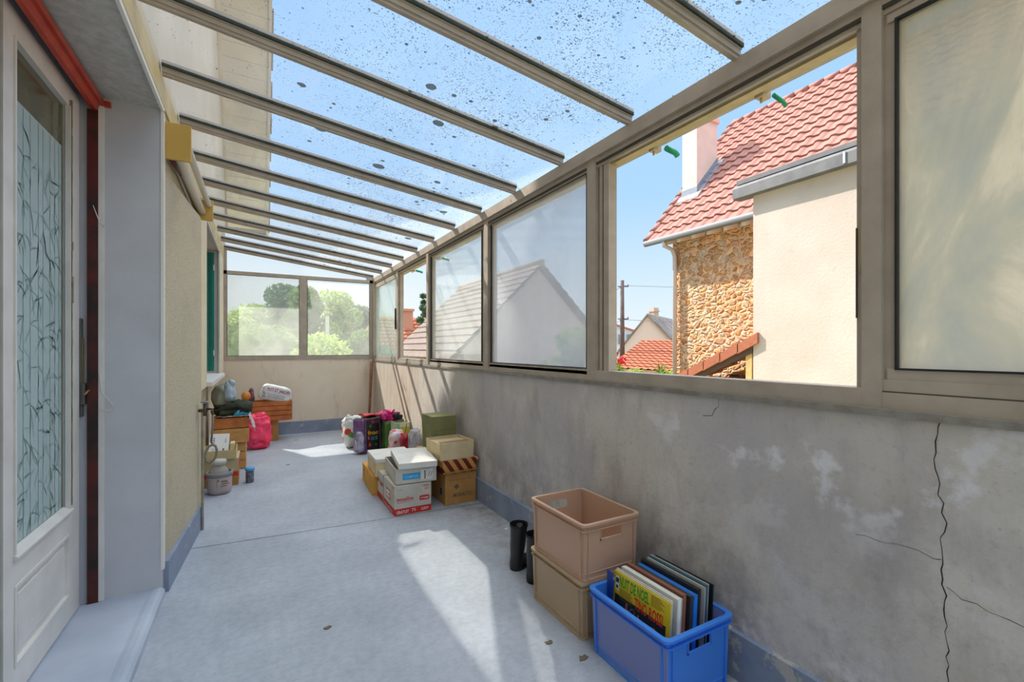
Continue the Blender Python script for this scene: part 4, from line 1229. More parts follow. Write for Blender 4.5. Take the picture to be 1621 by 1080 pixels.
# near group of the left pile
b = thing('cardboard_box', 'red and brown carton on the floor behind the pot', 'box', (-.33, 5.35, 0))
m = MB(); closed_box(m, -.478, -.175, 5.24, 5.60, 0, .135); m.build('carton_body', M_CARD, b)
m = MB(); m.quad((-.475, 5.24, .092), U, V, .30, .042, .001); m.m = 1; m.text('BARIL', (-.29, 5.24, .055), U, V, .09, .02, .001, .01); m.text('SAVON DE MARS', (-.30, 5.24, .02), U, V, .11, .015, .001)
m.build('red_band', [M_REDINK, mat('faint_ink', srgb(150, 100, 66), .8)], b)
b = thing('storage_box', 'beige box with red trim on right side, under the shallow open tray', 'box', (-.33, 5.4, .136))
m = MB(); m.cbox(-.482, -.172, 5.26, 5.62, .137, .262, .003); m.build('box_body', mcard('dull_beige_card', srgb(196, 180, 140), srgb(184, 168, 128)), b)
m = MB(); m.quad((-.172, 5.26, .14), (0, 1, 0), V, .34, .12, .001); m.build('red_side', M_REDINK, b)
b = thing('open_tray', 'shallow open beige cardboard tray holding the leaning paper', 'tray', (-.33, 5.4, .264))
m = MB(); tray(m, -.480, -.195, 5.24, 5.58, .264, .350, .006); m.build('tray_body', mcard('beige_tray_card', srgb(206, 186, 140), srgb(192, 172, 126)), b)
m = MB(); m.cbox(-.255, -.215, 5.45, 5.57, .275, .378, .003); m.build('tray_corner', M_CREAMC, b)
b = thing('paper_sheet', 'white printed sheet leaning upright in the beige tray', 'paper', (-.33, 5.45, .30))
T = Matrix.Translation((-.43, 5.262, .274)) @ Matrix.Rotation(R(-20), 4, 'X') @ Matrix.Rotation(R(3), 4, 'Y')
m = MB(T); m.box(0, .165, 0, .003, 0, .245); m.build('sheet', M_WHITEINK, b)
m = MB(T); m.text('LES', (.045, 0, .15), (0, 0, 1), (-1, 0, 0), .06, .016, .001, .02); m.m = 1
m.quad((.115, 0, .03), U, V, .012, .07, .001); m.text('No', (.09, 0, .05), U, V, .02, .03, .001); m.text('(L', (.13, 0, .15), U, V, .015, .05, .001)
for k in range(5): m.quad((.02, 0, .03 + k * .016), U, V, .05, .0025, .001)
m.build('lettering', [mat('violet_ink', srgb(110, 90, 170), .7), mat('blue_black_ink', srgb(60, 66, 110), .7)], b)
# pot with grey rim holding a jar
pc = (-.318, 5.03, 0)
b = thing('plastic_pot', 'pinkish beige plastic tub with a thick grey rim holding the glass jar', 'tub', pc)
MB().lathe([(0, .0), (.075, .0), (.092, .015), (.098, .05), (.100, .12), (.100, .165)], pc, 36).build('tub_body', mat('pinkish_beige_plastic', srgb(196, 176, 164), .45, srgb(178, 160, 156), 5), b)
MB().lathe([(.100, .158), (.107, .162), (.108, .198), (.102, .204), (.094, .200), (.093, .16), (.092, .04), (0, .03)], pc, 36).build('tub_rim', mat('grey_rim_plastic', srgb(136, 134, 134), .45), b)
m = MB()
for k, (a, z, h, w2) in enumerate(((-100, .07, .08, .003), (-80, .12, .012, .05), (-78, .10, .008, .06), (-82, .08, .006, .045), (-95, .125, .02, .01))):
    t_ = R(a); m.quad((pc[0] + .101 * math.cos(t_), pc[1] + .101 * math.sin(t_), z), (-math.sin(t_), math.cos(t_), 0), V, w2, h, .002)
m.build('worn_print', mat('worn_brown_print', srgb(120, 96, 84), .7), b)
jc = (-.322, 5.03, .035)
def m_jar(name, c1, c2):
    g = NT(name)
    tr = g.n('ShaderNodeBsdfTransparent'); tr.inputs[0].default_value = (.9, .92, .92, 1)
    p = g.pbr(c1, .12, 0, None, .8, link=False)
    g.l(g.mixs(.62, tr.outputs[0], p), g.out.inputs[0]); return g.m
b = thing('glass_jar', 'lidded glass jar of shells standing in the grey-rimmed tub', 'jar', jc)
MB().lathe([(0, 0), (.070, 0), (.078, .02), (.080, .15), (.074, .185), (.050, .215), (.046, .235)], jc, 32).build('jar_body', m_jar('grey_jar_glass', srgb(190, 180, 172), 0), b)
MB().lathe([(.046, .228), (.058, .232), (.060, .262), (.054, .274), (.03, .280), (0, .282)], jc, 32).build('jar_lid', mat('frosted_glass_lid', srgb(186, 186, 176), .3), b)
m = MB(); rnd = random.Random(5)
for k in range(60):
    a = rnd.uniform(0, 6.28); r_ = rnd.uniform(.02, .062); z = rnd.uniform(.02, .175)
    bm = bmesh.new(); bmesh.ops.create_icosphere(bm, subdivisions=1, radius=1)
    q = Matrix.Translation((jc[0] + r_ * math.cos(a), jc[1] + r_ * math.sin(a), jc[2] + z)) @ Matrix.Rotation(rnd.uniform(0, 3), 4, 'X') @ Matrix.Diagonal((rnd.uniform(.010, .018), rnd.uniform(.008, .013), rnd.uniform(.008, .012), 1))
    bm.transform(q); m.m = k % 3; m.bm(bm, True)
ob = m.build('shells', [mat('orange_shell', srgb(200, 140, 96), .6), mat('pale_shell', srgb(214, 200, 186), .6), mat('pinkish_shell', srgb(176, 140, 140), .6)], b, kind='stuff')
# small jar with blue lid
kc = (-.078, 5.28, 0)
b = thing('glass_jar', 'small ribbed jar with a bright blue lid on the floor', 'jar', kc)
MB().lathe([(0, 0), (.034, 0), (.037, .008), (.036, .02), (.038, .028), (.036, .04), (.038, .05), (.036, .062), (.038, .072), (.036, .084), (.037, .10), (.036, .125)], kc, 24).build('jar_body', mat('grey_ribbed_jar', srgb(120, 120, 128), .2, srgb(80, 78, 86), 30), b)
MB().lathe([(.036, .120), (.043, .122), (.044, .142), (.038, .148), (0, .149)], kc, 24).build('jar_lid', mat('bright_blue_lid', srgb(62, 160, 214), .35), b)

# ================================================================== CRATES BY THE RIGHT WALL
def rrect(x0, x1, y0, y1, r, n=4):
    P = []
    for (cx, cy, a0) in ((x1 - r, y1 - r, 0), (x0 + r, y1 - r, 90), (x0 + r, y0 + r, 180), (x1 - r, y0 + r, 270)):
        for k in range(n + 1):
            a = R(a0 + 90 * k / n); P.append((cx + r * math.cos(a), cy + r * math.sin(a)))
    return P
def ring(m, prof, close_bottom=None):
    """prof: list of (x0,x1,y0,y1,r,z); skinned loops"""
    loops = []
    for (x0, x1, y0, y1, r, z) in prof:
        loops.append([(p[0], p[1], z) for p in rrect(x0, x1, y0, y1, r)])
    n = len(loops[0]); v = [p for L in loops for p in L]; f = []
    for i in range(len(loops) - 1):
        for k in range(n): f.append((i * n + k, i * n + (k + 1) % n, (i + 1) * n + (k + 1) % n, (i + 1) * n + k))
    m.add(v, f, False)
def plastic_crate(t, mm, x0, x1, y0, y1, z0, z1, ins=.018, wt=.004, rim=.013, hole=(.125, .046), hz=.038, ribs=True, side_mat=None, foot=True):
    """tapered stacking crate: floor, four walls with hand holes in the short ends, rim, corner ribs"""
    X0, X1, Y0_, Y1_ = x0 + rim, x1 - rim, y0 + rim, y1 - rim      # body at the top
    bx0, bx1, by0, by1 = X0 + ins * .4, X1 - ins * .4, Y0_ + ins * .4, Y1_ - ins * .4
    m = MB()
    m.box(bx0, bx1, by0, by1, z0 + .002, z0 + .008)
    m.build('crate_floor', mm, t)
    # long walls (facing x)
    for sx, a, bq in ((1, bx0, X0), (-1, bx1, X1)):
        m = MB()
        w1 = wt * sx
        m.hexa([(a, by0, z0 + .004), (a + w1, by0, z0 + .004), (a + w1, by1, z0 + .004), (a, by1, z0 + .004)] if sx > 0 else [(a + w1, by0, z0 + .004), (a, by0, z0 + .004), (a, by1, z0 + .004), (a + w1, by1, z0 + .004)],
               [(bq, Y0_, z1 - .006), (bq + w1, Y0_, z1 - .006), (bq + w1, Y1_, z1 - .006), (bq, Y1_, z1 - .006)] if sx > 0 else [(bq + w1, Y0_, z1 - .006), (bq, Y0_, z1 - .006), (bq, Y1_, z1 - .006), (bq + w1, Y1_, z1 - .006)])
        m.build('long_wall', side_mat or mm, t)
    # short walls with a hand hole
    for sy, a, bq in ((1, by0, Y0_), (-1, by1, Y1_)):
        m = MB(); cx = (x0 + x1) / 2; hw = hole[0] / 2; zt = z1 - hz; zb = zt - hole[1]
        def P(x, z, inn):
            k = (z - z0) / (z1 - z0); xx = cx + (x - cx) * (1 - (1 - k) * .8 * ins / (X1 - X0))
            return (xx, a + (bq - a) * k + (wt * sy if inn else 0), z)
        xs = [X0, cx - hw, cx + hw, X1]; zs = [z0 + .004, zb, zt, z1 - .006]
        for i in range(3):
            for k in range(3):
                if i == 1 and k == 1: continue
                q = [P(xs[i], zs[k], 0), P(xs[i + 1], zs[k], 0), P(xs[i + 1], zs[k + 1], 0), P(xs[i], zs[k + 1], 0)]
                q2 = [P(xs[i], zs[k], 1), P(xs[i + 1], zs[k], 1), P(xs[i + 1], zs[k + 1], 1), P(xs[i], zs[k + 1], 1)]
                m.add(q + q2, [(0, 1, 2, 3), (7, 6, 5, 4), (0, 4, 5, 1), (3, 2, 6, 7), (0, 3, 7, 4), (1, 5, 6, 2)])
        # lip round the hole
        yo = P(cx, (zt + zb) / 2, 0)[1]; s_ = -sy * .004
        for (xa, xb, za, zb2) in ((cx - hw - .006, cx - hw, zb - .006, zt), (cx + hw, cx + hw + .006, zb - .006, zt), (cx - hw - .006, cx + hw + .006, zb - .008, zb)):
            m.box(xa, xb, min(yo, yo + s_), max(yo, yo + s_), za, zb2)
        m.build('end_wall', mm, t)
    # rim
    m = MB(); r = .022
    ring(m, [(X0 + wt, X1 - wt, Y0_ + wt, Y1_ - wt, r, z1 - .012), (X0 + wt, X1 - wt, Y0_ + wt, Y1_ - wt, r, z1), (x0, x1, y0, y1, r + .006, z1), (x0, x1, y0, y1, r + .006, z1 - .010), (x0 + .004, x1 - .004, y0 + .004, y1 - .004, r, z1 - .014), (X0, X1, Y0_, Y1_, r, z1 - .014)])
    zz = z1 - .034
    ring(m, [(X0, X1, Y0_, Y1_, r, zz + .004), (x0 + .003, x1 - .003, y0 + .003, y1 - .003, r, zz + .004), (x0 + .003, x1 - .003, y0 + .003, y1 - .003, r, zz), (X0, X1, Y0_, Y1_, r, zz)])
    m.build('rim', mm, t)
    if ribs:
        e = .0045
        for (cx, sx) in ((X0, -1), (X1, 1)):
            for (cy, sy) in ((Y0_, -1), (Y1_, 1)):
                k = .030; m = MB()
                # post hugging the corner
                xa, xb = sorted((cx + sx * e, cx - sx * .004)); ya, yb = sorted((cy - sy * k, cy - sy * (k - .006)))
                m.box(xa, xb, ya, yb, z0 + .012, z1 - .014)
                ya, yb = sorted((cy + sy * e, cy - sy * .004)); xa, xb = sorted((cx - sx * k, cx - sx * (k - .006)))
                m.box(xa, xb, ya, yb, z0 + .012, z1 - .014)
                m.build('corner_rib', mm, t)
    if foot:
        m = MB()
        ring(m, [(bx0 + .01, bx1 - .01, by0 + .01, by1 - .01, .015, z0), (bx0 - .006, bx1 + .006, by0 - .006, by1 + .006, .018, z0), (bx0 - .006, bx1 + .006, by0 - .006, by1 + .006, .018, z0 + .008), (bx0 + .002, bx1 - .002, by0 + .002, by1 - .002, .016, z0 + .011)])
        ring(m, [(bx0, bx1, by0, by1, .018, z0 + .030), (bx0 - .005, bx1 + .005, by0 - .005, by1 + .005, .018, z0 + .032), (bx0 - .005, bx1 + .005, by0 - .005, by1 + .005, .018, z0 + .035), (bx0, bx1, by0, by1, .018, z0 + .037)])
        m.build('foot_ledge', mm, t)
def m_plastic(name, c, trl=.0, rough=.35):
    g = NT(name)
    p = g.pbr(c, rough, 0, None, .5, link=not trl)
    if trl:
        tl = g.n('ShaderNodeBsdfTranslucent'); tl.inputs[0].default_value = c
        g.l(g.mixs(trl, p, tl.outputs[0]), g.out.inputs[0])
    return g.m
M_BEIGE = m_plastic('pink_beige_crate_plastic', srgb(220, 184, 156), .30)
M_BEIGE2 = m_plastic('beige_crate_plastic', srgb(204, 176, 140), .25)
t = thing('plastic_crate', 'beige plastic crate on the floor, under the pinkish open crate', 'crate', (1.46, 1.88, 0))
plastic_crate(t, M_BEIGE2, 1.285, 1.645, 1.655, 2.118, 0, .270)
t = thing('plastic_crate', 'pinkish beige open plastic crate stacked on top of another crate', 'crate', (1.46, 1.87, .27))
plastic_crate(t, M_BEIGE, 1.285, 1.642, 1.645, 2.113, .272, .540)
M_BLUEP = m_plastic('bright_blue_crate_plastic', srgb(84, 160, 248), .35)
def m_bluepanel():
    g = NT('translucent_blue_panel')
    tr = g.n('ShaderNodeBsdfTransparent'); tr.inputs[0].default_value = (.42, .60, .95, 1)
    tl = g.n('ShaderNodeBsdfTranslucent'); tl.inputs[0].default_value = srgb(150, 172, 230)
    p = g.pbr(srgb(176, 186, 230), .3, 0, None, .5, link=False)
    a = g.mixs(.4, p, tl.outputs[0]); g.l(g.mixs(.84, tr.outputs[0], a), g.out.inputs[0]); return g.m
t = thing('plastic_crate', 'bright blue plastic crate full of records, nearest on the floor', 'crate', (1.48, 1.39, 0))
plastic_crate(t, M_BLUEP, 1.288, 1.672, 1.160, 1.622, 0, .282, side_mat=m_bluepanel(), rim=.016)

# records in the blue crate
def m_cover(n, c, r=.5): return mat(n, c, r)
recs = [  # x of the top face, thickness, colour, label
 (1.400, .004, None, 'yellow record sleeve with green and red lettering, frontmost in the blue crate'),
 (1.410, .005, ('cream_sleeve', srgb(220, 210, 186)), 'thin cream record sleeve directly behind the yellow one'),
 (1.420, .005, ('white_sleeve', srgb(212, 210, 202)), 'thin white record sleeve second behind the yellow one'),
 (1.436, .022, ('ivory_box_set', srgb(216, 214, 204)), 'thick ivory box set in the blue crate, behind the thin pale sleeves'),
 (1.463, .006, ('off_white_sleeve', srgb(200, 196, 184)), 'thin off-white sleeve between the ivory box set and the brown one'),
 (1.476, .020, ('brown_box_set', srgb(140, 88, 66)), 'brown record box set in the middle of the blue crate'),
 (1.502, .020, ('charcoal_box_set', srgb(52, 52, 56)), 'charcoal record box set right behind the brown one'),
 (1.528, .024, ('blue_box_set', srgb(36, 116, 206)), 'blue record box set between two dark ones'),
 (1.556, .020, ('black_box_set', srgb(34, 34, 36)), 'black record box set right behind the blue one'),
 (1.582, .008, ('grey_sleeve', srgb(176, 174, 166)), 'grey record sleeve between the black box set and the teal sleeve'),
 (1.596, .010, ('teal_sleeve', srgb(24, 92, 112)), 'teal record sleeve second from the back of the blue crate'),
 (1.612, .010, ('light_grey_sleeve', srgb(160, 158, 150)), 'light grey record sleeve, last but one before the wall'),
 (1.628, .006, ('black_sleeve', srgb(24, 28, 34)), 'thin black record sleeve, rearmost in the blue crate'),
]
M_PAGE = mat('yellowed_paper_edge', srgb(200, 190, 164), .8)
M_YELL = mat('yellow_sleeve', srgb(222, 196, 20), .4)
for k, (x, th, c, lab) in enumerate(recs):
    x = 1.40 + (x - 1.40) * 1.09
    tilt = 4 if k > 0 else 4.5
    top = .352 + (.008 if k in (3, 5, 8) else 0) - (.006 if k in (7,) else 0) + (.0 if k < 9 else .014)
    T = Matrix.Translation((x, 1.245 + (k % 3) * .006, top)) @ Matrix.Rotation(R(tilt), 4, 'Y') @ Matrix.Translation((0, 0, -.315))
    t = thing('record_box' if th > .015 else 'record_sleeve', lab, 'record', tuple((T @ Vector((0, .16, 0)))), group='records in the blue crate')
    m = MB(T); m.cbox(0, th, 0, .318, 0, .315, min(.0015, th / 4))
    if c is None: mm = [M_YELL]
    else: mm = [m_cover(c[0], c[1])]
    m.build('cover', mm, t)
    if th > .015:
        m = MB(T); m.box(.003, th - .003, -.001, .002, .004, .311)
        m.build('spine', mat(c[0] + '_spine', tuple(min(1, q * 1.5) for q in c[1][:3]) + (1,), .4), t)
    elif c is None:
        U3, V3 = (0, -1, 0), (0, 0, 1)
        m = MB(T); m.text('NUIT DE NOEL', (0, .285, .258), U3, V3, .175, .047, .0006, .03)
        m.build('green_title', mat('green_title_ink', srgb(22, 156, 40), .5), t)
        m = MB(T); m.text('TINO ROSSI', (0, .190, .205), U3, V3, .155, .050, .0006, .03)
        m.build('red_title', mat('red_title_ink', srgb(226, 50, 30), .5), t)
        m = MB(T)
        for a in range(6): m.quad((0, .282, .248 - a * .008), U3, V3, .07 + .01 * (a % 2), .0035, .0006)
        for a in range(7): m.quad((0, .100, .304 - a * .0065), U3, V3, .050 + .010 * (a % 3), .0025, .0006)
        m.build('small_print', mat('small_print_ink', srgb(96, 80, 24), .6), t)
        m = MB(T); m.quad((0, .308, .236), U3, V3, .022, .062, .0006); m.m = 1
        m.quad((0, .306, .270), U3, V3, .018, .020, .0012); m.prism([(.3055 - .008 + .007 * math.cos(q * .785), .252 + .008 * math.sin(q * .785)) for q in range(8)], 'x', -.0013, -.0008)
        m.build('label_mark', [M_WHITEC, M_INK], t)
        m = MB(T); m.quad((0, .309, .01), U3, V3, .29, .200 + .01, .0004)
        m.m = 1
        for (ya, za, w2, h2) in ((.24, .155, .012, .05), (.235, .170, .02, .012), (.10, .16, .03, .02), (.085, .12, .025, .05), (.17, .14, .01, .05)):
            m.quad((0, ya, za), (0, -1, .2), V3, w2, h2, .0010)
        m.m = 2
        for a in range(10):
            m.quad((0, .20 - .012 * math.cos(a * .628), .185 + .012 * math.sin(a * .628)), U3, V3, .003, .003, .0012)
        m.build('cover_picture', [mat('dark_photo_ground', srgb(24, 38, 40), .5), mat('flame_orange', srgb(196, 96, 50), .5), M_WHITEC], t)
# blue folder at the back left of the blue crate
m = MB(); m.cbox(1.372, 1.376, 1.548, 1.585, .10, .352, .001)
m.build('folder', mat('navy_folder', srgb(26, 60, 150), .4), label='narrow navy blue folder at the far side of the yellow record sleeve', cat='folder', origin=(1.374, 1.566, .10))

# rubber boots
def boot(x, y, rz, lab):
    t = thing('rubber_boot', lab, 'boot', (x, y, 0), group='black rubber boots behind the crates')
    T = Matrix.Translation((x, y, 0)) @ Matrix(((1, 0, .14, 0), (0, 1, .05, 0), (0, 0, 1, 0), (0, 0, 0, 1))) @ Matrix.Rotation(R(rz), 4, 'Z')
    m = MB(T)
    prof = [(.034, .030), (.036, .06), (.040, .10), (.045, .16), (.047, .22), (.048, .285)]
    pts = [(0, 0, z) for r, z in prof]
    m.tube([(0, .0, .012), (0, 0, .03), (0, .002, .08), (0, .004, .14), (0, .006, .2), (0, .010, .262)], [.040, .043, .041, .048, .050, .054], 18, caps=False)
    m.tube([(0, 0, .012), (0, .004, .262)], .02, 8)
    # foot
    m.tube([(0, .03, .040), (0, -.02, .042), (0, -.07, .036), (0, -.12, .030), (0, -.155, .026), (0, -.170, .024)], [.028, .038, .036, .038, .030, .010], 16)
    m.build('boot_shaft', mat('black_rubber', srgb(30, 31, 30), .4, srgb(20, 21, 20), 12), t)
    m = MB(T); m.tube([(0, .010, .255), (0, .010, .268)], [.057, .057], 18, caps=False)
    m.build('boot_cuff', mat('matt_black_rubber', srgb(18, 18, 18), .7), t)
    m = MB(T)
    P = [(.038 * math.cos(a * math.pi / 8) * (1 if math.sin(a * math.pi / 8) > 0 else .95), (.035 if math.sin(a * math.pi / 8) > 0 else .175) * math.sin(a * math.pi / 8)) for a in range(16)]
    m.prism(P, 'z', 0, .012)
    m.build('boot_sole', mat('matt_black_rubber', srgb(18, 18, 18), .7), t)
boot(1.375, 2.42, 100, 'black rubber boot farther from camera, behind the beige crates')
boot(1.385, 2.24, 95, 'black rubber boot closest to the beige crates, mostly hidden')

# small things at the foot of the right wall and on the floor
m = MB(Matrix.Translation((1.66, .66, 0)) @ Matrix.Rotation(R(14), 4, 'Y') @ Matrix.Rotation(R(10), 4, 'Z')); m.cbox(0, .018, 0, .10, 0, .165, .002)
t = thing('picture_card', 'small white-edged dark pink card leaning on the right wall, bottom right', 'card', (1.66, .7, 0))
m.build('card_edge', M_WHITEC, t)
m = MB(Matrix.Translation((1.66, .66, 0)) @ Matrix.Rotation(R(14), 4, 'Y') @ Matrix.Rotation(R(10), 4, 'Z')); m.quad((0, .097, .004), (0, -1, 0), V, .094, .157, .001)
m.build('card_face', mat('dark_pink_print', srgb(150, 90, 96), .6, srgb(60, 54, 60), 30), t)
M_LEAF = mat('dry_leaf', srgb(110, 98, 76), .9)
rnd = random.Random(3)
leaves = [(1.235, 1.58, 'dry leaf scrap on the floor beside the blue crate, the largest'), (1.16, 1.74, 'dry leaf scrap on the floor left of the lower beige crate'), (.30, 5.85, 'dark leaf scrap in the middle of the far floor'), (.48, 7.35, 'leaf scrap on the shaded floor near the end wall'), (1.61, 2.98, 'white chip on the dirty floor beside the right wall'), (.285, 2.35, 'tiny dark scrap in the middle of the near floor')]
for i, (x, y, lab) in enumerate(leaves):
    m = MB(); s_ = .022 if i else .034
    P = [(x + s_ * rnd.uniform(.4, 1.2) * math.cos(a * .785), y + s_ * rnd.uniform(.2, .8) * math.sin(a * .785)) for a in range(8)]
    m.prism(P, 'z', .0006, .004)
    m.build('leaf_scrap', M_LEAF if i != 4 else M_WHITEC, label=lab, cat='scrap', group='scraps on the floor')

# ================================================================== OUTSIDE
f_, TH = 720.4, R(YAW)
def atd(x, y, d_):
    """a point at camera depth d_ along the view line through (x, y): only used to lay out the far background"""
    a = (x - 810.5) / f_; b_ = -(y - 551) / f_; c, s = math.cos(TH), math.sin(TH)
    return Vector(((a * c + s) * d_, (-a * s + c) * d_, CAM_H + b_ * d_))
GZ = -.9
m = MB(); m.add([(-80, -60, GZ), (120, -60, GZ), (120, 160, GZ), (-80, 160, GZ)], [(0, 1, 2, 3)])
struct(m, 'ground', mat('garden_ground', srgb(128, 134, 96), .95, srgb(168, 158, 128), .6), label='garden ground outside')

def m_tile(name, a, b, dark):
    g = NT(name)
    c = g.ramp(g.noise(1.7, 5, .7), [(.3, a), (.7, b)])
    c = g.mix(g.math('MULTIPLY', g.ramp(g.noise(14, 5), [(.5, 0.0), (.75, 1.0)]), .5), c, dark)
    g.pbr(c, .8, 0, None, .2); return g.m
M_TILE = m_tile('terracotta_pink_tile', srgb(180, 130, 118), srgb(162, 113, 102), srgb(142, 100, 94))
M_TILE_O = m_tile('orange_tile', srgb(184, 116, 88), srgb(170, 104, 80), srgb(138, 84, 66))
M_TILE_B = m_tile('grey_brown_tile', srgb(150, 134, 122), srgb(128, 112, 102), srgb(108, 96, 90))
def tiles(m, o, u, v, W_, H_, pu, pv, hh=.03, step=.035):
    """tiled slope: courses overlap, each tile has a roll; o = lower corner, u along the eave, v up the slope"""
    o = Vector(o); u = Vector(u).normalized(); v = Vector(v).normalized(); n = u.cross(v).normalized()
    nu = max(1, round(W_ / pu)); nv = max(1, round(H_ / pv)); pu = W_ / nu; pv = H_ / nv
    prof = [(0, 0), (.18, .9), (.32, 1.0), (.46, .75), (.62, .1), (.82, 0.0)]
    rows = []
    for j_ in range(nv):
        for e in (0, 1):
            L = []
            for i in range(nu):
                for (t_, h) in prof:
                    L.append(o + u * ((i + t_) * pu) + v * ((j_ + e) * pv) + n * (h * hh + (step if e == 0 else 0)))
            L.append(o + u * W_ + v * ((j_ + e) * pv) + n * (step if e == 0 else 0))
            rows.append(L)
    k = len(rows[0])
    vs = [p for L in rows for p in L]
    fs = [(r_ * k + i, r_ * k + i + 1, (r_ + 1) * k + i + 1, (r_ + 1) * k + i) for r_ in range(len(rows) - 1) for i in range(k - 1)]
    m.add(vs, fs)

# ---- neighbouring stone house
XS, XP = 9.2, 8.0
hs = thing('stone_house', 'rubble-stone house with pink tiled roof and tall chimney, seen through open bay', 'house', (11, 3, GZ))
def m_stone():
    g = NT('rubble_stone_wall')
    mp = g.mp((1, 1, 1.55))
    nz = g.n('ShaderNodeTexNoise'); nz.inputs['Scale'].default_value = 3.5; g.l(g.co, nz.inputs['Vector'])
    wv = g.n('ShaderNodeVectorMath'); wv.operation = 'MULTIPLY_ADD'
    g.l(nz.outputs['Color'], wv.inputs[0]); wv.inputs[1].default_value = (.34, .34, .34); g.l(mp, wv.inputs[2])
    v = g.vor(6.0, wv.outputs[0]); e = g.vor(6.0, wv.outputs[0], 'DISTANCE_TO_EDGE')
    sel = g.n('ShaderNodeSeparateColor'); g.l(v.outputs['Color'], sel.inputs[0])
    c = g.ramp(sel.outputs[0], [(0, srgb(176, 124, 86)), (.2, srgb(214, 160, 104)), (.35, srgb(186, 152, 122)), (.5, srgb(214, 196, 170)), (.62, srgb(226, 150, 82)), (.75, srgb(190, 158, 130)), (.88, srgb(222, 212, 198)), (1, srgb(196, 130, 80))])
    c = g.mix(g.math('MULTIPLY', g.ramp(g.noise(16, 5, .7), [(.4, 0.0), (.7, 1.0)]), .5), c, srgb(150, 116, 90))
    mo = g.ramp(e.outputs['Distance'], [(.05, 1.0), (.13, 0.0)])
    c = g.mix(mo, c, srgb(230, 190, 150))
    h = g.ramp(e.outputs['Distance'], [(.02, 0.0), (.26, 1.0)])
    h2 = g.math('ADD', h, g.math('MULTIPLY', g.noise(18, 4), .35))
    g.pbr(c, .95, 0, g.bump(h2, .8, .06), .1); return g.m
M_STONE = m_stone()
m = MB(); m.box(XS, XS + .4, -14, 8.12, GZ, 4.15); m.box(XS + .39, 15.8, 7.75, 8.119, GZ, 4.15)
m.prism([(XS + .02, 4.12), (15.8, 4.12), (12.5, 7.9)], 'y', 7.78, 8.1)
m.build('stone_wall', M_STONE, hs)
# projecting quoins of the corner
EX, EZ, RX, RZ = 8.82, 4.06, 12.4, 8.02
YN, YF = -14.0, 8.62
sl = Vector((RX - EX, 0, RZ - EZ)); L_ = sl.length
m = MB(); tiles(m, (EX, YF, EZ), (0, -1, 0), sl, YF - YN, L_, .30, .345, .045, .04)
m.build('tiled_roof_slope', M_TILE, hs)
m = MB(); tiles(m, (2 * RX - EX, YN, EZ), (0, 1, 0), (-(RX - EX), 0, RZ - EZ), YF - YN, L_, .30, .345, .045, .04)
m.build('tiled_roof_slope', M_TILE, hs)
m = MB(); m.hexa([(EX, YN, EZ - .07), (RX, YN, RZ - .07), (RX, YF - .02, RZ - .07), (EX, YF - .02, EZ - .07)], [(EX, YN, EZ - .02), (RX, YN, RZ - .02), (RX, YF - .02, RZ - .02), (EX, YF - .02, EZ - .02)])
m.build('roof_deck', mat('pale_soffit_wood', srgb(220, 206, 186), .8), hs)
m = MB()
yy = YN
while yy < YF - .1:
    m.tube([(RX, yy, RZ + .03), (RX, yy + .36, RZ + .045)], [.085, .07], 10); yy += .36 * 2 if False else .36
m.build('ridge_tiles', M_TILE, hs)
m = MB()
for k in range(15):
    p = Vector((EX, YF, EZ)) + sl.normalized() * (k * .36); q = p + sl.normalized() * .38
    m.tube([p + Vector((0, .02, .05)), q + Vector((0, .02, .03))], [.11, .09], 8)
m.build('verge_tiles', M_TILE, hs)
m = MB(); m.tube([(EX - .06, YN, EZ - .02), (EX - .06, YF + .02, EZ - .02)], .075, 10)
m.build('gutter', mat('zinc_gutter', srgb(120, 122, 126), .6, metal=.2), hs)
for k in range(7):
    y = 8.0 - k * .42
    m = MB(); m.hexa([(EX + .02, y, EZ - .16), (XS, y, EZ - .06), (XS, y + .10, EZ - .06), (EX + .02, y + .10, EZ - .16)], [(EX + .02, y, EZ - .05), (XS, y, EZ + .28), (XS, y + .10, EZ + .28), (EX + .02, y + .10, EZ - .05)])
    m.build('rafter_tail', mat('white_rafter_tail', srgb(226, 216, 200), .7), hs)
m = MB(); m.tube([(EX - .06, 8.02, EZ - .06), (EX - .04, 8.02, EZ - .18), (XS - .16, 8.0, EZ - .25), (XS - .09, 7.98, EZ - .42), (XS - .09, 7.98, GZ)], .05, 10)
m.build('downpipe', mat('pale_downpipe', srgb(198, 190, 184), .5), hs)
# chimney
ch0 = (10.05, 6.75)
m = MB(); m.box(9.95, 10.76, 8.0, 8.46, 5.0, 7.36)
m.build('chimney_stack', mat('pale_pink_render', srgb(236, 214, 200), .85, srgb(226, 202, 188), 3), hs)
m = MB(); m.cbox(9.90, 10.81, 7.95, 8.51, 7.36, 7.50, .02)
m.build('chimney_cap', mat('pink_render_cap', srgb(230, 186, 172), .85), hs)
m = MB()
def sz(x): return EZ + (RZ - EZ) * (x - EX) / (RX - EX)
m.hexa([(9.80, 7.86, sz(9.80) + .05), (10.86, 7.86, sz(10.86) + .05), (10.86, 8.56, sz(10.86) + .05), (9.80, 8.56, sz(9.80) + .05)], [(9.80, 7.86, sz(9.80) + .10), (10.86, 7.86, sz(10.86) + .10), (10.86, 8.56, sz(10.86) + .10), (9.80, 8.56, sz(9.80) + .10)])
m.hexa([(9.935, 7.985, sz(9.935) - .1), (10.775, 7.985, sz(10.775) - .1), (10.775, 8.475, sz(10.775) - .1), (9.935, 8.475, sz(9.935) - .1)], [(9.935, 7.985, sz(9.935) + .26), (10.775, 7.985, sz(10.775) + .26), (10.775, 8.475, sz(10.775) + .26), (9.935, 8.475, sz(9.935) + .26)])
m.build('chimney_flashing', mat('zinc_flashing', srgb(132, 142, 160), .45, srgb(160, 166, 172), 4, metal=.2), hs)

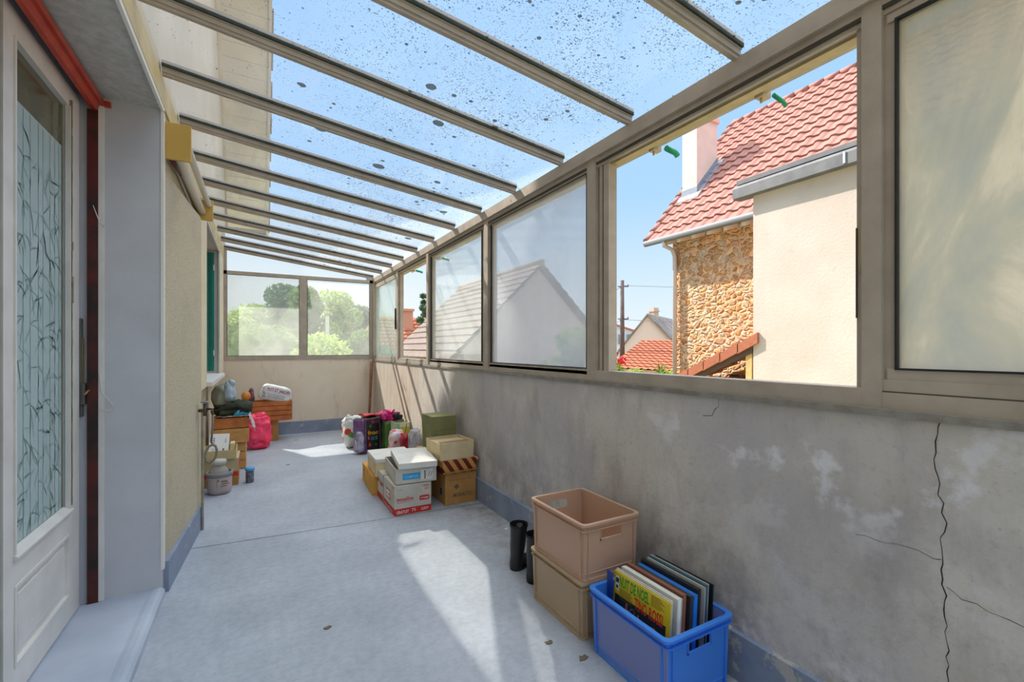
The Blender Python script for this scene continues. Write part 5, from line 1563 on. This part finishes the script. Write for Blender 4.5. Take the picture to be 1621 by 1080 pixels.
# plastered extension with a zinc-capped parapet
hp = thing('rendered_extension', 'plain cream rendered wall with zinc capping, filling the right of the open bay', 'building', (8.6, 0, GZ))
def m_plaster():
    g = NT('cream_weathered_render')
    c = g.ramp(g.noise(.9, 6, .6), [(.3, srgb(202, 187, 174)), (.7, srgb(214, 201, 190))])
    cr = g.ramp(g.noise(2.2, 8, .72), [(.62, 0.0), (.70, 1.0)])
    c = g.mix(g.math('MULTIPLY', cr, .25), c, srgb(180, 160, 140))
    g.pbr(c, .95, 0, g.bump(g.noise(20, 6, .7), .3, .02), .1); return g.m
m = MB(); m.box(XP, XS - .02, -14, 5.19, GZ, 4.20); m.build('rendered_wall', m_plaster(), hp)
M_ZINC = mat('dull_zinc', srgb(104, 105, 108), .6, srgb(122, 122, 122), 4, metal=.2)
m = MB(); m.prism([(XP - .16, 4.16), (XP + .1, 4.16), (XP + .1, 4.36), (XP - .1, 4.40), (XP - .16, 4.34)], 'y', -14, 5.50); m.build('zinc_capping', M_ZINC, hp)
m = MB(); m.prism([(XP - .10, 4.42), (XS, 4.55), (XS, 4.60), (XP - .10, 4.50)], 'y', -14, 5.46); m.build('roof_edge', M_ZINC, hp)
m = MB()
for y in (3.6, 1.6, -.4): m.box(XP - .175, XP - .155, y, y + .03, 4.18, 4.36)
m.tube([(XP - .17, 2.55, 4.27), (XP - .19, 2.55, 4.27)], .03, 8)
m.build('capping_joint', mat('pale_zinc_joint', srgb(200, 200, 204), .5), hp)

# lean-to with orange tiles
ls = thing('lean_to_shed', 'small lean-to with orange tiled roof and pale timber, left of rendered wall', 'shed', (8.6, 6, GZ))
sv = Vector((0, 5.19 - 7.0, 1.50 - .66)); 
m = MB(); tiles(m, (9.15, 7.0, .66), (-1, 0, 0), sv, 1.2, sv.length, .24, .40, .04, .05)
for k in range(5):
    p = Vector((7.94, 7.0, .66)) + sv.normalized() * (k * .42)
    q = p + sv.normalized() * .44
    d_ = Vector((0, 0, -.13))
    m.hexa([p + d_, p + d_ + Vector((.10, 0, 0)), q + d_ + Vector((.10, 0, .02)), q + d_ + Vector((0, 0, .02))][::-1], [p + Vector((0, 0, .05)), p + Vector((.1, 0, .05)), q + Vector((.1, 0, .08)), q + Vector((0, 0, .08))][::-1])
m.build('tiled_roof', M_TILE_O, ls)
M_PINE = mat('pale_pine', srgb(222, 184, 122), .7, srgb(204, 162, 98), 6)
m = MB(); m.hexa([(7.98, 7.0, .42), (8.05, 7.0, .42), (8.05, 5.2, 1.26), (7.98, 5.2, 1.26)][::-1], [(7.98, 7.0, .54), (8.05, 7.0, .54), (8.05, 5.2, 1.38), (7.98, 5.2, 1.38)][::-1])
m.build('verge_rafter', mat('dark_timber', srgb(96, 74, 58), .8), ls)
m = MB(); m.box(8.0, 8.12, 5.22, 5.34, GZ, 1.28); m.box(8.0, 8.12, 6.85, 6.97, GZ, .48); m.box(8.0, 8.1, 5.2, 6.97, .52, .66)
m.build('timber_post', M_PINE, ls)
m = MB(); m.box(9.0, 9.1, 5.2, 7.0, GZ, .7); m.box(8.12, 9.0, 6.9, 6.97, GZ, .5)
m.build('back_boarding', mat('brown_boarding', srgb(120, 76, 50), .8), ls)

# ---- brown-roofed house behind the panes
hb = thing('gabled_house', 'grey-brown roofed gabled house behind the milky and frosted panes', 'house', (9, 17, GZ))
sl2 = Vector((3.6, 0, 3.46))
m = MB(); tiles(m, (5.4, 21.5, .97), (0, -1, 0), sl2, 7.6, sl2.length, .30, .38, .04, .05); m.build('tiled_roof_slope', M_TILE_B, hb)
m = MB(); tiles(m, (12.6, 13.9, .97), (0, 1, 0), (-3.6, 0, 3.46), 7.6, sl2.length, .30, .38, .04, .05); m.build('tiled_roof_slope', M_TILE_B, hb)
m = MB(); m.box(5.8, 12.2, 14.15, 21.2, GZ, 1.1); m.prism([(5.8, 1.1), (12.2, 1.1), (9, 4.25)], 'y', 14.15, 21.2); m.build('rendered_wall', mat('lilac_grey_render', srgb(190, 180, 176), .9), hb)
m = MB(); m.tube([(9, 13.9, 4.46), (9, 21.5, 4.46)], .12, 10); m.build('ridge_tiles', M_TILE_B, hb)

# ---- orange-roofed house further off
ho = thing('orange_roofed_house', 'distant house with orange roof and brick chimney, in the narrow gap', 'house', (10, 32, GZ))
p0 = atd(610, 560, 34); 
m = MB(); tiles(m, (5.6, 29.0, 1.0), (1, 0, 0), (0, 3.0, 2.5), 10, 3.9, .33, .38, .05, .05); m.build('tiled_roof_slope', M_TILE_O, ho)
m = MB(); m.box(6, 15.4, 29.4, 35, GZ, 1.1); m.prism([(29.4, 1.1), (35, 1.1), (32.2, 3.4)], 'x', 6, 15.4); m.build('rendered_wall', mat('buff_render', srgb(214, 196, 170), .9), ho)
pc_ = atd(645, 505, 31.5)
m = MB(); m.box(pc_.x - .30, pc_.x + .35, 30.9, 31.5, 2.0, 4.0); m.box(pc_.x - .38, pc_.x + .43, 30.82, 31.58, 3.9, 4.05); m.build('brick_chimney', mat('pink_brick', srgb(198, 140, 116), .9), ho)

# ---- background seen low in the open bay
def gable_block(name, lab, cat, xl, xr, xa, ye, ya, yb, depth, back, wallm, roofm):
    """house whose gable faces the camera; corners laid out at one depth, body running back"""
    d1 = depth; A = atd(xl, ye, d1); B = atd(xr, ye, d1); C_ = atd(xa, ya, d1)
    an_ = TH + (R(32) if 'peach' in name else 0)
    bk = Vector((math.sin(an_), math.cos(an_), 0)) * back
    t = thing(name, lab, cat, ((A + B) / 2).to_tuple()[:2] + (GZ,))
    m = MB(); a0 = Vector((A.x, A.y, GZ)); b0 = Vector((B.x, B.y, GZ))
    P = [a0, b0, B, C_, A]
    m.add(P + [p + bk for p in P], [(0, 1, 2, 3, 4), (9, 8, 7, 6, 5), (0, 5, 6, 1), (1, 6, 7, 2), (0, 4, 9, 5)])
    m.build('rendered_wall', wallm, t)
    m = MB(); e = Vector((0, 0, .12)); fr_ = -bk.normalized() * .25
    for (E_, C2) in ((A, C_), (B, C_)):
        out = (E_ - C2) * .06
        q = [E_ + out + fr_, C2 + fr_, C2 + bk, E_ + out + bk]
        m.add([p + e * .1 for p in q] + [p + e * 1.6 for p in q], [(0, 1, 2, 3), (7, 6, 5, 4), (0, 4, 5, 1), (1, 5, 6, 2), (2, 6, 7, 3), (3, 7, 4, 0)])
    m.build('roof_slope', roofm, t)
    return t
M_PEACH = mat('peach_render', srgb(222, 196, 182), .9)
t = gable_block('peach_house', 'peach rendered gable house with dark roof, beyond the utility pole', 'house', 978, 1084, 1026, 560, 500, 0, 40, 9, M_PEACH, mat('slate_brown_tile', srgb(112, 102, 98), .8, srgb(150, 138, 130), 1))
cq = atd(1035, 498, 42)
m = MB(); m.box(cq.x - .3, cq.x + .3, cq.y - .3, cq.y + .3, 3.0, cq.z + .6); m.box(cq.x - .38, cq.x + .38, cq.y - .38, cq.y + .38, cq.z + .25, cq.z + .35); m.build('chimney', mat('grey_pink_chimney', srgb(196, 170, 156), .9), t)
# low red roof in front of it
t = thing('low_red_roof_house', 'low house with a red tiled roof in front of the peach gable', 'house', tuple(atd(1015, 570, 24))[:2] + (GZ,))
A = atd(962, 583, 24); B = atd(1080, 590, 21.5); A2 = atd(985, 549, 29); B2 = atd(1034, 549, 27.5); C3 = atd(1095, 578, 25)
m = MB()
u_ = (B - A); W_ = u_.length
v_ = Vector((-u_.y, u_.x, 0)).normalized()
if v_.y < 0: v_ = -v_
vv = v_ * 4.5 + Vector((0, 0, 1.55))
tiles(m, A, u_, vv, W_, vv.length, .35, .40, .05, .06)
m.build('tiled_roof', M_TILE_O, t)
m = MB(); a0 = A + v_ * .3; b0 = B + v_ * .3
m.add([Vector((a0.x, a0.y, GZ)), Vector((b0.x, b0.y, GZ)), b0, a0, Vector((a0.x, a0.y, GZ)) + v_ * 7, Vector((b0.x, b0.y, GZ)) + v_ * 7, b0 + v_ * 4 + Vector((0, 0, 1.25)), a0 + v_ * 4 + Vector((0, 0, 1.25))], [(0, 1, 2, 3), (0, 3, 7, 4), (1, 5, 6, 2), (4, 7, 6, 5)])
m.build('rendered_wall', M_PEACH, t)
q = atd(1024, 552, 27); MB().tube([(q.x, q.y, q.z - .3), (q.x, q.y, q.z + .45)], .12, 8).build('roof_vent', mat('grey_vent', srgb(140, 120, 112), .7), t)
# white house at the left edge
t = gable_block('white_house', 'distant white house with brown-red roof at left edge of open bay', 'house', 955, 1012, 975, 528, 516, 0, 52, 10, mat('cool_white_render', srgb(206, 212, 220), .9), M_TILE_O)
m = MB(); bkv = Vector((math.sin(TH), math.cos(TH), 0))
for px_ in (969, 979, 992):
    p = atd(px_, 545, 51.9); rgt = Vector((bkv.y, -bkv.x, 0))
    m.quad(p, rgt, (0, 0, 1), .5, 1.1, .03)
m.build('window', mat('dark_far_window', srgb(110, 126, 146), .4), t)

# utility pole and wires
PD = 26.0
pb = atd(985, 585, PD)
t = thing('utility_pole', 'wooden utility pole carrying wires, left in the open bay', 'pole', (pb.x, pb.y, GZ))
ptop = atd(986, 444, PD)
MB().tube([(pb.x, pb.y, GZ), (pb.x, pb.y, ptop.z)], [.16, .10], 10).build('pole_shaft', mat('grey_brown_pole', srgb(104, 88, 80), .85, srgb(84, 70, 66), 4), t)
m = MB(); rgt = Vector((math.cos(TH), -math.sin(TH), 0))
for z in (ptop.z - .35, atd(985, 505, PD).z):
    a = Vector((pb.x, pb.y, z)); m.tube([a - rgt * .25, a + rgt * .35], .035, 6); m.tube([a + rgt * .33, a + rgt * .33 + Vector((0, 0, .12))], .03, 6)
m.build('crossarm', mat('dark_crossarm', srgb(90, 84, 80), .7), t)
M_WIRE = mat('grey_wire', srgb(130, 130, 136), .6)
tips = [((985, 452), (1250, 452), 'upper power line running right from the pole'), ((985, 506), (1200, 508), 'lower power line running right from the pole'), ((985, 453), (900, 500), 'power line falling to the left from the pole top'), ((985, 505), (900, 555), 'lower power line falling to the left from the pole')]
for (a, b_, lab) in tips:
    A = atd(a[0], a[1], PD); B = atd(b_[0], b_[1], PD + 1); pts = []
    for k in range(11):
        p = A.lerp(B, k / 10); p.z -= .12 * math.sin(math.pi * k / 10); pts.append(p)
    MB().tube(pts, .014, 5).build('power_line', M_WIRE, label=lab, cat='wire', group='wires on the utility pole')

# ---- plants
def m_leaf(name, a, b):
    g = NT(name)
    oi = g.n('ShaderNodeTexNoise'); oi.inputs['Scale'].default_value = 2.2; g.l(g.co, oi.inputs['Vector'])
    c = g.ramp(oi.outputs[0], [(.35, a), (.65, b)])
    d_ = g.n('ShaderNodeBsdfDiffuse'); tl = g.n('ShaderNodeBsdfTranslucent')
    g.l(c, d_.inputs[0]); g.l(c, tl.inputs[0])
    g.l(g.mixs(.4, d_.outputs[0], tl.outputs[0]), g.out.inputs[0]); return g.m
M_LF1 = m_leaf('mid_green_leaves', srgb(96, 122, 62), srgb(142, 162, 88))
M_LF2 = m_leaf('yellow_green_leaves', srgb(150, 172, 84), srgb(188, 202, 120))
M_LF3 = m_leaf('blue_green_leaves', srgb(72, 98, 76), srgb(110, 136, 100))
M_BARK = mat('grey_bark', srgb(120, 108, 92), .9, srgb(90, 80, 70), 5)
def foliage(m, blobs, n, size, rnd, ang=1.0):
    for k in range(n):
        c, r = rnd.choice(blobs)
        while True:
            p = Vector((rnd.uniform(-1, 1), rnd.uniform(-1, 1), rnd.uniform(-1, 1)))
            if .25 < p.length < 1: break
        p = p.normalized() * (p.length ** .5)
        q = Vector(c) + Vector((p.x * r[0], p.y * r[1], p.z * r[2]))
        a = Vector((rnd.uniform(-1, 1), rnd.uniform(-1, 1), rnd.uniform(-1, 1))).normalized(); b_ = a.cross(Vector((rnd.uniform(-1, 1), rnd.uniform(-1, 1), rnd.uniform(-1, 1)))).normalized()
        s_ = size * rnd.uniform(.6, 1.3)
        m.add([q - a * s_, q + b_ * s_ * .4, q + a * s_, q - b_ * s_ * .4], [(0, 1, 2, 3)])
def tree(name, lab, cat, x, y, h, w_, mm, seed, n=5000, size=.09, trunk=True, low=.25, group=None, nb=14):
    rnd = random.Random(seed)
    t = thing(name, lab, cat, (x, y, GZ), group)
    blobs = []
    H = h - GZ
    for k in range(nb):
        f0 = low + (1 - low) * (k + .5) / nb
        rr = w_ / 2 * math.sin(math.pi * min(.95, .25 + .7 * (f0 - low) / (1 - low))) 
        a = rnd.uniform(0, 6.28); q = rnd.uniform(.2, .75) * rr
        s_ = w_ * rnd.uniform(.16, .26)
        z = min(GZ + H * f0, h - s_ * .8)
        blobs.append(((x + q * math.cos(a), y + q * math.sin(a), z), (s_, s_, s_ * .8)))
    m = MB(); foliage(m, blobs, n, size, rnd); m.build('foliage', mm, t)
    m = MB()
    if trunk:
        m.tube([(x, y, GZ), (x + .05, y, GZ + H * .4), (x, y + .05, GZ + H * .8)], [.14, .09, .03], 8)
        for k in range(6):
            c, r = blobs[rnd.randrange(len(blobs))]; m.tube([(x, y, GZ + H * rnd.uniform(.25, .55)), ((x + c[0]) / 2, (y + c[1]) / 2, c[2] - .3), c], [.05, .035, .01], 6)
    else:
        for k in range(7):
            c, r = blobs[rnd.randrange(len(blobs))]; m.tube([(x, y, GZ), c], [.03, .01], 5)
    m.build('trunk' if trunk else 'stems', M_BARK, t)
    return t
def pxt(px_, Y): 
    a = (px_ - 810.5) / f_; c, s = math.cos(TH), math.sin(TH); return (a * c + s) / (-a * s + c) * Y
G_ = 'trees behind the end window'
specs = [
 (372, 15.0, 2.25, 2.2, M_LF2, 'low yellow-green bush at far left behind the end window'),
 (402, 16.5, 2.75, 2.6, M_LF2, 'light green tree behind the left light of the end window'),
 (446, 17.0, 3.5, 2.6, M_LF3, 'tallest dark green tree, rising behind the end window mullion'),
 (488, 15.5, 3.3, 2.4, M_LF1, 'mid green tree right of the end window mullion'),
 (528, 17.5, 3.4, 2.6, M_LF2, 'yellow-green tree in the centre of the right light'),
 (566, 18.0, 3.0, 2.2, M_LF3, 'bluish green tree near the right edge of the end window'),
 (425, 13.5, 1.95, 2.4, M_LF1, 'low green shrub below the tallest tree'),
 (510, 13.0, 1.75, 2.6, M_LF2, 'low bright shrub along the sill of the right light'),
 (575, 14.0, 1.9, 2.0, M_LF1, 'low shrub at the right end behind end window'),
]
for k, (px_, Y, h, w_, mm, lab) in enumerate(specs):
    big = h > 2.6
    tree('tree' if big else 'shrub', lab, 'tree' if big else 'shrub', pxt(px_, Y), Y, h, w_, mm, 20 + k, 5200 if big else 3200, .10, big, .10, G_)
# pale garden posts among the trees
m = MB(); x_ = pxt(518, 14.6); m.cbox(x_ - .05, x_ + .05, 14.55, 14.65, GZ, 2.3, .01)
m.build('garden_post', mat('pale_concrete_post', srgb(220, 212, 196), .9), label='pale concrete post among the trees behind the end window', cat='post')
b9 = atd(905, 590, 12.0)
tree('shrub', 'green bush hazily seen through lower right of the frosted window', 'shrub', b9.x, b9.y, 1.9, 2.0, M_LF1, 55, 2600, .09, False, .1, None, 10)
# cypress in the narrow gap
tree('cypress', 'dark cypress at the right edge of the narrow open gap', 'tree', atd(669, 480, 27).x, atd(669, 480, 27).y, 4.6, 1.0, M_LF3, 77, 2200, .10, True, .1)
# shrub with red flowers and a palm-like plant low in the open bay
b0 = atd(975, 588, 9.5)
t = tree('flowering_shrub', 'bright green shrub with red flowers at left corner of the open bay', 'shrub', b0.x, b0.y, 1.08, .75, M_LF2, 91, 1600, .05, False, .2, None, 8)
m = MB(); rnd = random.Random(8)
for (px_, py_, r_) in ((972, 560, .07), (981, 570, .09), (986, 573, .06), (968, 556, .05)):
    c = atd(px_, py_, 9.4)
    for k in range(16):
        bm = bmesh.new(); bmesh.ops.create_icosphere(bm, subdivisions=1, radius=r_ * .35)
        bmesh.ops.translate(bm, vec=c + Vector((rnd.uniform(-r_, r_), rnd.uniform(-r_, r_), rnd.uniform(-r_, r_) * .7)), verts=bm.verts[:]); m.m = 0 if px_ > 975 else 1; m.bm(bm, True)
m.build('flowers', [mat('red_petal', srgb(216, 36, 44), .6), mat('rust_petal', srgb(170, 92, 60), .6)], t)
pp = atd(1046, 590, 10.5); t = thing('yucca', 'spiky green plant in front of the red roofs, left of stone house', 'plant', (pp.x, pp.y, GZ))
m = MB(); rnd = random.Random(2)
for k in range(70):
    a = rnd.uniform(0, 6.28); e_ = rnd.uniform(.1, 1.35); L2 = rnd.uniform(.25, .42); o = Vector((pp.x, pp.y, .72))
    d_ = Vector((math.cos(a) * math.cos(e_), math.sin(a) * math.cos(e_), math.sin(e_))); s2 = Vector((-math.sin(a), math.cos(a), 0)) * .014
    mid = o + d_ * L2 * .55; tip = o + d_ * L2 + Vector((0, 0, -.06))
    m.add([o - s2, o + s2, mid + s2, mid - s2, tip], [(0, 1, 2, 3), (3, 2, 4)])
m.build('leaves', M_LF1, t)
MB().tube([(pp.x, pp.y, GZ), (pp.x, pp.y, .75)], .05, 8).build('stem', M_BARK, t)
hb_ = atd(1046, 600, 11.5)
for k, (px_, dd, h, lab) in enumerate(((1008, 12.5, .80, 'green hedge shrub left of the spiky plant, under open bay'), (1052, 12.2, .78, 'yellow-green shrub beside the stone house corner'))):
    p = atd(px_, 590, dd); tree('shrub', lab, 'shrub', p.x, p.y, h, 1.3, M_LF2, 60 + k, 2200, .06, False, .2, None, 8)
